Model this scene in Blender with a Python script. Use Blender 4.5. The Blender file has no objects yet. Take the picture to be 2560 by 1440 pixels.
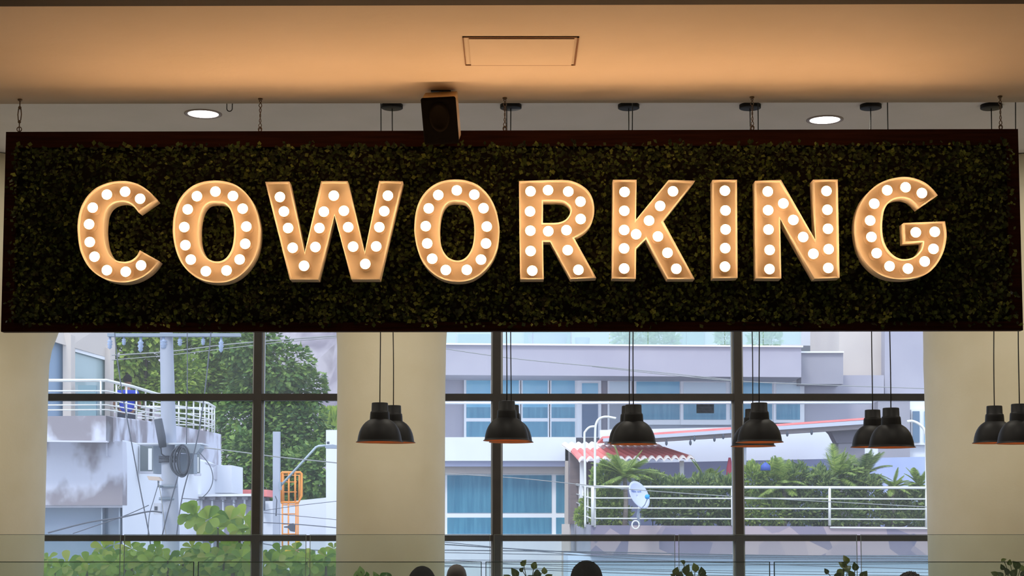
import bpy, bmesh, math, random
from mathutils import Vector, Matrix, geometry
random.seed(7)
sc = bpy.context.scene
COL = sc.collection
F = 4000.0; PITCH = math.atan(0.08); HZ = 1310.0; EYE = 1.5
CY0 = HZ - F*math.tan(PITCH)            # principal row
SP, CP = math.sin(PITCH), math.cos(PITCH)

# ------------------------------------------------------------ camera
cam = bpy.data.cameras.new('camera'); co = bpy.data.objects.new('camera', cam); COL.objects.link(co)
co.location = (0, 0, EYE); co.rotation_euler = (math.pi/2+PITCH, 0, 0)
cam.sensor_width = 36; cam.lens = F/2560*36; cam.shift_y = (CY0-720)/2560
cam.clip_end = 500; sc.camera = co

def ray(px, py):
    u = (px-1280)/F; v = (CY0-py)/F
    return u, CP - v*SP, SP + v*CP
def at(px, py, Y):
    u, y, z = ray(px, py); t = Y/y
    return Vector((u*t, Y, EYE+z*t))
def atz(px, py, Z):
    u, y, z = ray(px, py); t = (Z-EYE)/z
    return Vector((u*t, y*t, Z))
SL = -0.0118
def S(px, py, off):
    u, y, z = ray(px, py); t = (8.0+off)/(y-SL*u)
    return Vector((u*t, y*t, EYE+z*t))
def SP_(x, z, off): return Vector((x, 8.0+SL*x+off, z))

# ------------------------------------------------------------ materials
def lin(c):
    r = []
    for v in c:
        v /= 255.0
        r.append(v/12.92 if v <= .04045 else ((v+.055)/1.055)**2.4)
    return (*r, 1.0)
MATS = {}
def mat(name, c, rough=.7, metal=0, c2=None, scale=3.0, detail=4, bump=0, bscale=None, emit=None, es=0, spec=.5, stretch=None, contrast=(.35, .65)):
    if name in MATS: return MATS[name]
    m = bpy.data.materials.new(name); m.use_nodes = True
    nt = m.node_tree; b = nt.nodes['Principled BSDF']
    b.inputs['Base Color'].default_value = lin(c)
    b.inputs['Roughness'].default_value = rough; b.inputs['Metallic'].default_value = metal
    b.inputs['Specular IOR Level'].default_value = spec
    if emit:
        b.inputs['Emission Color'].default_value = (*emit, 1); b.inputs['Emission Strength'].default_value = es
    if c2 or bump:
        tc = nt.nodes.new('ShaderNodeTexCoord'); mp = nt.nodes.new('ShaderNodeMapping')
        nt.links.new(tc.outputs['Object'], mp.inputs['Vector'])
        if stretch: mp.inputs['Scale'].default_value = stretch
    if c2:
        n = nt.nodes.new('ShaderNodeTexNoise'); n.inputs['Scale'].default_value = scale; n.inputs['Detail'].default_value = detail
        r = nt.nodes.new('ShaderNodeValToRGB'); r.color_ramp.elements[0].color = lin(c); r.color_ramp.elements[1].color = lin(c2)
        r.color_ramp.elements[0].position, r.color_ramp.elements[1].position = contrast
        nt.links.new(mp.outputs['Vector'], n.inputs['Vector']); nt.links.new(n.outputs['Fac'], r.inputs['Fac']); nt.links.new(r.outputs['Color'], b.inputs['Base Color'])
    if bump:
        n = nt.nodes.new('ShaderNodeTexNoise'); n.inputs['Scale'].default_value = bscale or 60; n.inputs['Detail'].default_value = 6
        bp = nt.nodes.new('ShaderNodeBump'); bp.inputs['Strength'].default_value = bump; bp.inputs['Distance'].default_value = .01
        nt.links.new(mp.outputs['Vector'], n.inputs['Vector']); nt.links.new(n.outputs['Fac'], bp.inputs['Height']); nt.links.new(bp.outputs['Normal'], b.inputs['Normal'])
    MATS[name] = m; return m
def leafmat(name, cols, rough=.6, trans=.35):
    m = bpy.data.materials.new(name); m.use_nodes = True; nt = m.node_tree
    for n in list(nt.nodes): nt.nodes.remove(n)
    out = nt.nodes.new('ShaderNodeOutputMaterial'); g = nt.nodes.new('ShaderNodeNewGeometry')
    r = nt.nodes.new('ShaderNodeValToRGB'); e = r.color_ramp.elements
    e[0].color = lin(cols[0]); e[1].color = lin(cols[-1])
    for i, c in enumerate(cols[1:-1]):
        k = e.new((i+1)/(len(cols)-1)); k.color = lin(c)
    nt.links.new(g.outputs['Random Per Island'], r.inputs['Fac'])
    d = nt.nodes.new('ShaderNodeBsdfPrincipled'); d.inputs['Roughness'].default_value = rough
    t = nt.nodes.new('ShaderNodeBsdfTranslucent'); mx = nt.nodes.new('ShaderNodeMixShader'); mx.inputs[0].default_value = trans
    nt.links.new(r.outputs['Color'], d.inputs['Base Color']); nt.links.new(r.outputs['Color'], t.inputs['Color'])
    nt.links.new(d.outputs[0], mx.inputs[1]); nt.links.new(t.outputs[0], mx.inputs[2]); nt.links.new(mx.outputs[0], out.inputs['Surface'])
    return m
def glassmat(name, tint, veil, gloss, vc=(1, 1, 1)):
    m = bpy.data.materials.new(name); m.use_nodes = True; nt = m.node_tree
    for n in list(nt.nodes): nt.nodes.remove(n)
    out = nt.nodes.new('ShaderNodeOutputMaterial')
    t = nt.nodes.new('ShaderNodeBsdfTransparent'); t.inputs[0].default_value = (*tint, 1)
    d = nt.nodes.new('ShaderNodeBsdfTranslucent'); d.inputs[0].default_value = (*vc, 1)
    gl = nt.nodes.new('ShaderNodeBsdfGlossy'); gl.inputs['Roughness'].default_value = .02
    m1 = nt.nodes.new('ShaderNodeMixShader'); m1.inputs[0].default_value = veil
    m2 = nt.nodes.new('ShaderNodeMixShader'); m2.inputs[0].default_value = gloss
    nt.links.new(t.outputs[0], m1.inputs[1]); nt.links.new(d.outputs[0], m1.inputs[2])
    nt.links.new(m1.outputs[0], m2.inputs[1]); nt.links.new(gl.outputs[0], m2.inputs[2]); nt.links.new(m2.outputs[0], out.inputs['Surface'])
    return m

M_ceil = mat('ceiling_paint', (218, 217, 220), .9, c2=(224, 222, 226), scale=2, bump=.12, bscale=25)
M_soff = mat('soffit_paint', (204, 190, 172), .9, c2=(210, 196, 180), scale=1.5, bump=.15, bscale=18)
M_wall = mat('wall_paint', (212, 204, 182), .85, c2=(218, 210, 190), scale=2, bump=.08, bscale=40)
M_colm = mat('column_paint', (222, 212, 184), .8, c2=(228, 219, 194), scale=2, bump=.08, bscale=40)
M_floor = mat('floor_tile', (176, 168, 156), .4, c2=(186, 178, 166), scale=4)
M_beam = mat('dark_beam_paint', (62, 50, 40), .8, c2=(54, 44, 36), scale=6)
M_frame = mat('dark_brown_wood', (58, 30, 21), .6, c2=(44, 22, 15), scale=5, stretch=(.6, 6, 12), bump=.15, bscale=40, spec=.08)
M_alu = mat('dark_bronze_aluminium', (60, 56, 54), .5, .1, c2=(66, 61, 58), scale=8)
M_track = mat('silver_aluminium', (190, 196, 204), .4, .3)
M_black = mat('matte_black_metal', (13, 12, 13), .55, c2=(17, 16, 17), scale=20, spec=.25)
M_cord = mat('black_cord', (18, 18, 20), .7)
M_copper = mat('copper_inside', (190, 125, 80), .6, .1)
M_letter = mat('letter_enamel', (238, 230, 214), .45, c2=(242, 234, 218), scale=6)
M_socket = mat('socket_porcelain', (214, 180, 146), .4)
M_steel = mat('dull_steel', (120, 105, 92), .45, .6)
M_white = mat('white_plastic', (225, 225, 225), .5)
BULB = (1.0, .57, .27)
M_bulb = mat('warm_bulb_glow', (255, 240, 220), .5, emit=BULB, es=53)
M_dl = mat('downlight_glow', (255, 255, 255), .5, emit=(1, .96, .92), es=6)
M_pb = mat('pendant_bulb_glow', (255, 220, 180), .5, emit=(1, .5, .2), es=9)
M_glass = glassmat('window_glass', (.94, .97, 1.0), .07, .03)
M_gpane = glassmat('screen_glass', (.93, .965, .95), .015, .03)
M_gedge = mat('glass_edge_green', (70, 92, 82), .3)
M_gedge2 = mat('glass_edge_pale', (120, 132, 126), .3)

# ------------------------------------------------------------ object helpers
def new(name, me, m=None, parent=None, basis=None):
    o = bpy.data.objects.new(name, me); COL.objects.link(o)
    if basis is not None: o.matrix_basis = basis
    if m is not None and me is not None:
        for k in (m if isinstance(m, (list, tuple)) else [m]): me.materials.append(k)
    if parent is not None: par(o, parent)
    return o
def par(o, p):
    o.parent = p; o.matrix_parent_inverse = p.matrix_basis.inverted()
def tag(o, label, cat, group=None, kind=None):
    if label: o['label'] = label
    if cat: o['category'] = cat
    if group: o['group'] = group
    if kind: o['kind'] = kind
    return o
def struct(o): o['kind'] = 'structure'; return o
def thing(name, loc, label, cat, group=None):
    o = bpy.data.objects.new(name, None); COL.objects.link(o); o.empty_display_size = .1
    o.matrix_basis = Matrix.Translation(Vector(loc)); return tag(o, label, cat, group)
def copy_tree(o, M, parent=None, inv=None):
    c = o.copy(); COL.objects.link(c)
    if parent is None: c.matrix_basis = M
    else: c.parent = parent
    for ch in list(o.children): copy_tree(ch, M, c)
    return c
class B:
    """collects shapes, becomes ONE mesh"""
    def __init__(s): s.v = []; s.f = []; s.mi = []; s.sm = []
    def add(s, vs, fs, mi=0, smooth=False):
        n = len(s.v); s.v += [tuple(p) for p in vs]
        for f in fs: s.f.append([n+i for i in f]); s.mi.append(mi); s.sm.append(smooth)
        return s
    def box(s, lo, hi, mi=0):
        x0, y0, z0 = lo; x1, y1, z1 = hi
        return s.add([(x0,y0,z0),(x1,y0,z0),(x1,y1,z0),(x0,y1,z0),(x0,y0,z1),(x1,y0,z1),(x1,y1,z1),(x0,y1,z1)],
                     [(0,3,2,1),(4,5,6,7),(0,1,5,4),(1,2,6,5),(2,3,7,6),(3,0,4,7)], mi)
    def hull(s, front, d, mi=0):
        """front polygon of 3D points pushed back by vector d"""
        n = len(front); d = Vector(d)
        vs = [Vector(p) for p in front]; vs += [p+d for p in vs[:n]]
        fs = [tuple(range(n)), tuple(range(2*n-1, n-1, -1))]
        fs += [(i, i+n, (i+1) % n+n, (i+1) % n) for i in range(n)]
        return s.add(vs, fs, mi)
    def px(s, pts, Y, th, mi=0):
        return s.hull([at(p[0], p[1], p[2] if len(p) > 2 else Y) for p in pts], (0, th, 0), mi)
    def rect(s, x0, y0, x1, y1, Y, th, mi=0):
        a = at((x0+x1)/2, y0, Y); b = at((x0+x1)/2, y1, Y); l = at(x0, (y0+y1)/2, Y).x; r = at(x1, (y0+y1)/2, Y).x
        return s.box((l, Y, b.z), (r, Y+th, a.z), mi)
    def tube(s, pts, r, seg=8, mi=0, cap=True):
        pts = [Vector(p) for p in pts]; n = len(pts); vs = []
        rr = r if isinstance(r, (list, tuple)) else [r]*n
        up = None
        for i, p in enumerate(pts):
            t = (pts[min(i+1, n-1)]-pts[max(i-1, 0)]).normalized()
            if up is None: up = t.orthogonal().normalized()
            a = (up - t*up.dot(t)); a = a.normalized() if a.length > 1e-6 else t.orthogonal().normalized(); up = a
            b = t.cross(a)
            for k in range(seg):
                an = 2*math.pi*k/seg; vs.append(p + (a*math.cos(an)+b*math.sin(an))*rr[i])
        fs = [(i*seg+k, i*seg+(k+1) % seg, (i+1)*seg+(k+1) % seg, (i+1)*seg+k) for i in range(n-1) for k in range(seg)]
        if cap: fs += [tuple(range(seg))[::-1], tuple((n-1)*seg+k for k in range(seg))]
        return s.add(vs, fs, mi, True)
    def lathe(s, prof, c=(0, 0, 0), seg=32, mi=0, closed=False):
        c = Vector(c); vs = []
        for r, z in prof:
            for k in range(seg):
                a = 2*math.pi*k/seg; vs.append(c+Vector((r*math.cos(a), r*math.sin(a), z)))
        n = len(prof)
        fs = [(i*seg+k, i*seg+(k+1) % seg, (i+1)*seg+(k+1) % seg, (i+1)*seg+k) for i in range(n-1) for k in range(seg)]
        if closed: fs += [tuple(range(seg))[::-1], tuple((n-1)*seg+k for k in range(seg))]
        return s.add(vs, fs, mi, True)
    def ball(s, c, r, seg=16, rings=10, mi=0):
        rx, ry, rz = r if isinstance(r, (tuple, list)) else (r, r, r); c = Vector(c); vs = []; 
        for i in range(rings+1):
            ph = math.pi*i/rings
            for k in range(seg):
                a = 2*math.pi*k/seg; vs.append(c+Vector((rx*math.sin(ph)*math.cos(a), ry*math.sin(ph)*math.sin(a), rz*math.cos(ph))))
        fs = [(i*seg+k, (i+1)*seg+k, (i+1)*seg+(k+1) % seg, i*seg+(k+1) % seg) for i in range(rings) for k in range(seg)]
        return s.add(vs, fs, mi, True)
    def mesh(s, name='m'):
        me = bpy.data.meshes.new(name); me.from_pydata(s.v, [], s.f)
        me.polygons.foreach_set('material_index', s.mi); me.polygons.foreach_set('use_smooth', s.sm)
        me.validate(); me.update(); return me
    def build(s, name, m, parent=None, bevel=0):
        o = new(name, s.mesh(name), m, parent)
        if bevel:
            md = o.modifiers.new('b', 'BEVEL'); md.width = bevel; md.segments = 2; md.limit_method = 'ANGLE'
        return o
    def smooth_by_angle(s): return s
def catmull(p, closed=False, k=4):
    out = []; n = len(p)
    rng = range(n) if closed else range(n-1)
    for i in rng:
        g = (lambda j: p[j % n]) if closed else (lambda j: p[max(0, min(n-1, j))])
        a, b, c, d = g(i-1), g(i), g(i+1), g(i+2)
        for q in range(k):
            t = q/k
            out.append(tuple(.5*((2*b[m])+(-a[m]+c[m])*t+(2*a[m]-5*b[m]+4*c[m]-d[m])*t*t+(-a[m]+3*b[m]-3*c[m]+d[m])*t**3) for m in range(len(b))))
    if not closed: out.append(tuple(p[-1]))
    return out

# ============================================================ ROOM SHELL
ZC = atz(1280, 268, EYE+3).z  # helper
ZSOF = S(1280, 241, 0).z                     # soffit height
ZCEIL = at(983, 262, 12.75).z                # upper ceiling height
YF, XW, YW = -4.0, 8.0, 16.5                 # back of room, side walls, window wall
struct(B().box((-XW, YF, -.2), (XW, YW+.3, 0)).build('floor', M_floor))
struct(B().box((-XW, YF, ZCEIL), (XW, YW+.3, ZCEIL+.3)).build('ceiling', M_ceil))
near = atz(1280, 4, ZSOF).y; far = atz(1280, 254, ZSOF).y
b = B(); b.hull([(-XW, near-.6, ZSOF), (-XW, far+.08, ZSOF), (-XW, far+.08, ZCEIL-.002), (-XW, near-.6, ZCEIL-.002)], (2*XW, -.1, 0))
struct(b.build('ceiling', M_soff))
zb = at(1280, 14, 5.8); zl = at(0, 17, 5.8).z; zr = at(2560, 9, 5.8).z
b = B(); b.hull([(-XW, 5.8, zl-(zr-zl)*1.2), (XW, 5.8, zr+(zr-zl)*1.2), (XW, 5.8, ZCEIL-.002), (-XW, 5.8, ZCEIL-.002)], (0, -.35, 0))
struct(b.build('trim_1', M_beam))
struct(B().box((-XW-.2, YF, 0), (-XW, YW+.3, ZCEIL)).build('wall_left', M_wall))
struct(B().box((XW, YF, 0), (XW+.2, YW+.3, ZCEIL)).build('wall_right', M_wall))
struct(B().box((-XW, YF-.2, 0), (XW, YF, ZCEIL)).build('wall_front', mat('bounce_cut_dark', (92, 84, 78), .9)))  # unseen wall behind the camera, kept dark to cut bounced light
# far wall with two glazed bays
wx = lambda px, y=1100: at(px, y, YW).x
ZT = at(1280, 712, YW).z; ZS = .35
b = B()
b.box((-XW, YW, ZT), (XW, YW+.3, ZCEIL)); b.box((-XW, YW, 0), (XW, YW+.3, ZS))
b.box((-XW, YW, ZS), (wx(40), YW+.3, ZT)); b.box((wx(900), YW, ZS), (wx(1070), YW+.3, ZT)); b.box((wx(2390), YW, ZS), (XW, YW+.3, ZT))
struct(b.build('wall_back', M_wall))
# darker grey beam under the ceiling at the far wall
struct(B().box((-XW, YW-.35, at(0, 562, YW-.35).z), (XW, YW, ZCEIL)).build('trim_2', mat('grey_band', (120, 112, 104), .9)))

def win(name, xa, xb, muls):
    root = bpy.data.objects.new(name, None); COL.objects.link(root); root.matrix_basis = Matrix.Translation((wx((xa+xb)/2), YW, ZS)); struct(root)
    Yf = YW+.04
    for i, (px, w) in enumerate(muls):
        x = wx(px, 1000); hw = w/2/F*YW
        B().box((x-hw, Yf, ZS), (x+hw, Yf+.12, ZT)).build('mullion', M_alu, root)
        B().box((x+hw, Yf+.06, ZS), (x+hw+.02, Yf+.11, ZT)).build('glazing_bead', M_track, root)
        B().box((x-hw-.02, Yf+.06, ZS), (x-hw, Yf+.11, ZT)).build('glazing_bead', M_track, root)
    for y0, y1 in ((984, 1001), (1338, 1353)):
        B().box((wx(xa), Yf+.005, at(1280, y1, Yf).z), (wx(xb), Yf+.115, at(1280, y0, Yf).z)).build('transom', M_alu, root)
    B().box((wx(xa), Yf, ZT-.08), (wx(xb), Yf+.12, ZT)).build('head_rail', M_alu, root)
    B().box((wx(xa), Yf, ZS), (wx(xb), Yf+.12, ZS+.08)).build('sill_rail', M_alu, root)
    b = B().box((wx(xa), Yf+.08, ZS+.05), (wx(xb), Yf+.081, ZT-.05))
    b.f = b.f[2:3]; b.mi = b.mi[:1]; b.sm = b.sm[:1]
    b.build('pane', M_glass, root)
win('window_1', 40, 900, [(642, 20)])
win('window_2', 1070, 2390, [(1242, 20), (1847, 20)])

# columns
def column(px, R, Yc, flare):
    x = at(px, 1000, Yc).x; z1 = at(px, 905, Yc).z; z0 = at(px, 835, Yc).z; zt = ZCEIL-.01
    prof = [(R*.995, .002), (R*.998, z1-1), (R, z1-.2), (R+.004, z1), (R+flare*.35, (z0+z1)/2), (R+flare, z0), (R+flare*2.6, z0+.35), (R+flare*3.4, z0+.8), (R+flare*3.6, zt)]
    o = B().lathe(prof, (x, Yc, 0), 64, closed=True).build('round_column', M_colm); struct(o); return o
column(-124, .9, 15.3, .07)
column(978.5, .517, 15.3, .012)
column(2553, .9, 15.3, 0)

# access hatch in the soffit
hz = ZSOF
ya = atz(1300, 91, hz).y; yb = atz(1300, 162, hz).y
xa = atz(1156, 91, hz).x; xb = atz(1448, 91, hz).x
h = thing('access_panel', ((xa+xb)/2, (ya+yb)/2, hz), 'flush rectangular access panel in the warm-lit lower ceiling', 'access panel')
g = .008
b = B()
for lo, hi in (((xa, ya), (xb, ya+g)), ((xa, yb-g*.7), (xb, yb)), ((xa, ya), (xa+g*.5, yb)), ((xb-g, ya), (xb, yb))):
    b.box((lo[0], lo[1], hz-.0045), (hi[0], hi[1], hz-.0002))
b.build('frame', mat('hatch_gap', (120, 84, 58), .9), h)
B().box((xa+.028, ya+.02, hz-.007), (xb-.02, yb-.014, hz-.0002)).build('panel', M_soff, h)

# ============================================================ THE SIGN
xl = S(15, 329, 0).x; xr = S(2545, 323, 0).x
zt = (S(15, 329, 0).z+S(2545, 323, 0).z)/2; D = .05
zbm = (S(8, 829, 0).z+S(2552, 825.5, 0).z)/2; T = .016
sign = thing('hanging_sign', SP_(0, zbm, D/2), 'long hanging box sign of dark foliage with lit bulb letters reading COWORKING', 'sign')
def sbox(b, x0, x1, z0, z1, o0, o1, mi=0):
    P = [SP_(x0, z0, o0), SP_(x1, z0, o0), SP_(x1, z1, o0), SP_(x0, z1, o0)]
    return b.hull(P, SP_(0, 0, o1)-SP_(0, 0, o0), mi)
b = B()
TB, TS, TL = .082, .062, .045
sbox(b, xl, xr, zt-TB, zt, 0, D); sbox(b, xl, xr, zbm, zbm+TL, 0, D)
sbox(b, xl, xl+TS, zbm+TL, zt-TB, 0, D); sbox(b, xr-TS, xr, zbm+TL, zt-TB, 0, D)
b.build('frame', M_frame, sign)
b = B(); sbox(b, xl+TS, xr-TS, zbm+TL, zt-TB, D-.02, D-.001)
b.build('backing_panel', mat('backing_dark', (30, 26, 18), .9), sign)
# foliage
M_sleaf = leafmat('artificial_leaf', [(16, 26, 11), (24, 40, 16), (60, 84, 34), (24, 38, 16), (96, 122, 52), (38, 58, 25), (140, 162, 76)], .6, .2)
b = B(); rnd = random.Random(3)
def leaf(b, c, n, t, L, W, fold=.25):
    """kite shaped leaf: c base, t direction, n normal"""
    s = t.cross(n).normalized(); n = n.normalized()
    b.add([c, c+t*L*.55+s*W*.5+n*L*fold*.3, c+t*L, c+t*L*.55-s*W*.5+n*L*fold*.3, c+t*L*.5], [(0, 1, 4), (1, 2, 4), (2, 3, 4), (3, 0, 4)])
for i in range(23000):
    ed = .02*math.sin(i)+.012
    x = rnd.uniform(xl+.068-ed*1.2, xr-.074+ed*1.2); z = rnd.uniform(zbm+.05-ed, zt-.088+ed*.5)
    bump = .5+.5*math.sin(x*7.3+math.sin(z*9)*2)*math.cos(z*11+x*3)
    nz = (math.sin(x*23+2.1*math.sin(z*17))+math.sin(z*29+1.7*math.sin(x*19))+math.sin(x*47-z*39))/3
    if nz < 0 and rnd.random() < .55: o = rnd.uniform(-.005, .02)
    else: o = max(-.048, -.01-.05*max(0, nz+.25)-rnd.uniform(0, .02)-.01*bump)
    an = rnd.uniform(0, 2*math.pi); tl = rnd.uniform(-.2, .9)
    t = Vector((math.cos(an)*math.cos(tl), -math.sin(tl), math.sin(an)*math.cos(tl))).normalized()
    n = Vector((rnd.uniform(-.6, .6), -1, rnd.uniform(-.3, .9))).normalized()
    n = (n-t*n.dot(t)); n = n.normalized() if n.length > .05 else Vector((0, -1, 0))
    L = rnd.uniform(.017, .033)
    leaf(b, SP_(x, z, o), n, t, L, L*.75)
o = b.build('foliage', M_sleaf, sign)

# letters -------------------------------------------------
O1o = [(620,58),(760,75),(890,125),(1000,215),(1090,340),(1145,480),(1178,640),(1180,760),(1160,920),(1110,1060),(1020,1195),(900,1300),(770,1358),(620,1373),(470,1350),(340,1290),(230,1195),(150,1080),(95,930),(65,770),(62,640),(80,480),(130,330),(210,215),(320,125),(460,72)]
O1i = [(630,340),(720,352),(782,405),(822,490),(845,620),(850,740),(835,880),(800,980),(740,1060),(670,1095),(590,1095),(510,1060),(450,990),(410,890),(395,760),(397,640),(415,520),(455,415),(510,357),(570,340)]
cm = lambda p: catmull(p, False, 4)
cc = lambda p: catmull(p, True, 4)
def o2(p): return [(80+(x-60)*.977, y-13) for x, y in p]
LET = [
 ('C', (180,420,4.5), cm([(952,358),(905,300),(840,240),(740,180),(640,152),(560,146),(470,152),(370,178),(270,225),(185,300),(120,400),(80,510),(62,640),(66,760),(85,900),(125,1010),(185,1110),(260,1185),(350,1240),(450,1275),(560,1288),(660,1278),(760,1245),(860,1185),(930,1115),(978,1045)]) +
   cm([(762,925),(730,985),(680,1030),(620,1052),(560,1053),(490,1035),(430,985),(390,910),(365,800),(358,690),(365,570),(385,490),(430,425),(500,388),(580,380),(650,400),(700,440),(748,500)]), [],
   [(396,302),(601,269),(770,349),(237,449),(196,635),(204,835),(257,1000),(396,1152),(608,1169),(780,1098)]),
 ('O', (420,440,5.143), cc(O1o), [cc(O1i)], [(613,203),(375,263),(838,261),(257,432),(963,423),(213,660),(1010,653),(227,892),(996,875),(296,1077),(924,1076),(490,1227),(756,1218)]),
 ('W', (640,440,5.143), [(118,75),(428,70),(625,985),(838,65),(1178,65),(1397,985),(1583,62),(1888,68),(1590,1330),(1225,1330),(1008,505),(800,1332),(435,1332)], [],
   [(310,273),(361,459),(415,672),(474,926),(620,1158),(766,916),(817,672),(874,461),(1002,256),(1132,450),(1187,661),(1250,911),(1407,1134),(1547,908),(1587,661),(1650,455),(1697,256)]),
 ('O', (1020,440,5.143), cc(o2(O1o)), [cc(o2(O1i))], [(628,188),(390,248),(853,243),(267,419),(971,417),(229,648),(1013,653),(248,870),(1003,870),(312,1066),(939,1077),(487,1211),(757,1209)]),
 ('R', (1280,440,5.143), [(90,65),(400,55)]+cm([(640,50),(760,62),(880,110),(980,190),(1035,290),(1057,400),(1050,520),(1005,640),(920,730),(800,798)])+[(1083,1310),(755,1325),(492,846),(400,846),(408,1328),(105,1328),(95,700)],
   [[(400,322)]+cm([(580,322),(660,332),(715,365),(745,405),(752,440),(742,490),(710,540),(670,573),(610,595),(540,603)])+[(398,603)]],
   [(238,200),(463,185),(723,203),(232,458),(880,332),(882,556),(236,706),(466,713),(700,699),(239,967),(716,956),(260,1220),(853,1209)]),
 ('K', (1510,440,5.143), [(115,48),(420,48),(412,560),(830,50),(1172,60),(762,580),(1165,1325),(818,1325),(540,810),(414,935),(410,1322),(105,1318)], [],
   [(263,208),(885,200),(260,450),(720,388),(578,576),(258,697),(412,752),(692,780),(257,933),(815,990),(258,1192),(928,1196)]),
 ('I', (1510,440,5.143), [(1395,50),(1710,48),(1718,1310),(1400,1315)], [], [(1552,192),(1559,446),(1561,690),(1556,930),(1553,1168)]),
 ('N', (1870,430,4.966), [(88,110),(410,97),(838,846),(808,95),(1115,92),(1138,1313),(828,1325),(398,578),(414,1322),(102,1320)], [],
   [(243,245),(247,477),(252,717),(266,970),(264,1208),(436,393),(560,598),(682,810),(808,1018),(971,239),(983,472),(990,708),(998,960),(994,1194)]),
 ('G', (2120,430,4.966), cm([(1115,290),(1060,220),(970,140),(850,85),(710,60),(560,78),(420,125),(300,205),(190,330),(125,470),(95,620),(95,750),(120,900),(165,1030),(240,1145),(350,1245),(470,1305),(600,1330),(740,1330),(880,1305),(1000,1250),(1100,1150),(1175,1020),(1215,880),(1225,760),(1205,612)]) +
   [(690,632),(700,880)]+cm([(930,870),(920,940),(870,1015),(800,1062),(720,1082),(640,1074),(560,1030),(490,950),(445,850),(425,720),(430,580),(455,460),(510,380),(590,335),(680,324),(760,342),(820,385),(883,450)]), [],
   [(483,230),(711,193),(913,265),(322,396),(271,605),(287,809),(352,1010),(512,1172),(740,1202),(948,1113),(1057,957),(1073,745),(837,752)]),
]
def area2(p): return sum(p[i][0]*p[(i+1) % len(p)][1]-p[(i+1) % len(p)][0]*p[i][1] for i in range(len(p)))
def inset(p, d):
    """move every edge to its left by d"""
    n = len(p); out = []
    for i in range(n):
        a, b_, c = Vector(p[i-1]), Vector(p[i]), Vector(p[(i+1) % n])
        e1 = (b_-a).normalized(); e2 = (c-b_).normalized()
        n1 = Vector((-e1.y, e1.x)); n2 = Vector((-e2.y, e2.x)); m = n1+n2
        m = m/max(m.length_squared/2, .35)
        out.append((b_+m*d)[:])
    return out
# one bulb, shared by all
RB = .0262
b = B(); prof = []
for i in range(9): a = math.radians(74)*i/8; prof.append((RB*math.sin(a), RB*math.cos(a)))
b.lathe([(max(r, .0001), z) for r, z in prof], seg=20, mi=0)
prof2 = [(RB*math.sin(math.radians(74)), RB*math.cos(math.radians(74))), (RB*.99, .0), (RB*.8, -.012), (.012, -.024), (.012, -.05)]
b.lathe(prof2, seg=20, mi=1)
b.v = [(x, -z, y) for x, y, z in b.v]       # dome looks towards -Y
b.f = [f[::-1] for f in b.f] if False else b.f
bulb_me = b.mesh('bulb'); bulb_me.materials.append(M_bulb); bulb_me.materials.append(M_socket)
R1, R2, R3 = -.148, -.112, -.060
for ch, (ox, oy, s), outer, holes, bulbs in LET:
    loops = []
    for k, lp in enumerate([outer]+holes):
        q = [S(ox+x/s, oy+y/s, R1) for x, y in lp]; q = [(v.x, v.z) for v in q]
        # outer counter-clockwise, holes clockwise  (left side = material)
        if (area2(q) > 0) != (k == 0): q = q[::-1]
        loops.append(q)
    b = B(); ins = [inset(q, .0065) for q in loops]
    for q, w in zip(loops, ins):
        n = len(q)
        vs = [SP_(x, z, R1) for x, z in q]+[SP_(x, z, R1) for x, z in w]+[SP_(x, z, R2) for x, z in w]+[SP_(x, z, R3) for x, z in q]
        fs = []
        for i in range(n):
            j = (i+1) % n
            fs += [(i, j, n+j, n+i), (n+i, n+j, 2*n+j, 2*n+i), (3*n+i, 3*n+j, j, i)]
        b.add(vs, fs)
    for L3, off, flip in ((ins, R2, 0), (loops, R3, 1)):
        tris = geometry.tessellate_polygon([[Vector((x, z, 0)) for x, z in q] for q in L3])
        flat = [p for q in L3 for p in q]
        b.add([SP_(x, z, off) for x, z in flat], [tuple(t) for t in tris])
    cpx = []
    for x, y in bulbs:
        c = S(ox+x/s, oy+y/s, -.153); cpx.append(c)
        ring = []
        for rr, off in ((.031, R2-.0001), (.031, R2-.003), (.027, R2-.003), (.027, R2-.0001)):
            ring.append([SP_(c.x+rr*math.cos(2*math.pi*k/24), c.z+rr*math.sin(2*math.pi*k/24), off) for k in range(24)])
        b.add([p for r in ring for p in r], [(a*24+k, a*24+(k+1) % 24, (a+1)*24+(k+1) % 24, (a+1)*24+k) for a in range(3) for k in range(24)])
    me = b.mesh('letter'); bm = bmesh.new(); bm.from_mesh(me); bmesh.ops.recalc_face_normals(bm, faces=bm.faces); bm.to_mesh(me); bm.free()
    lo = new('letter', me, M_letter, sign); lo['label'] = 'marquee letter %s with round bulbs' % ch
    for c in cpx:
        o = new('bulb', bulb_me, None, lo, Matrix.Translation(c))

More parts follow.
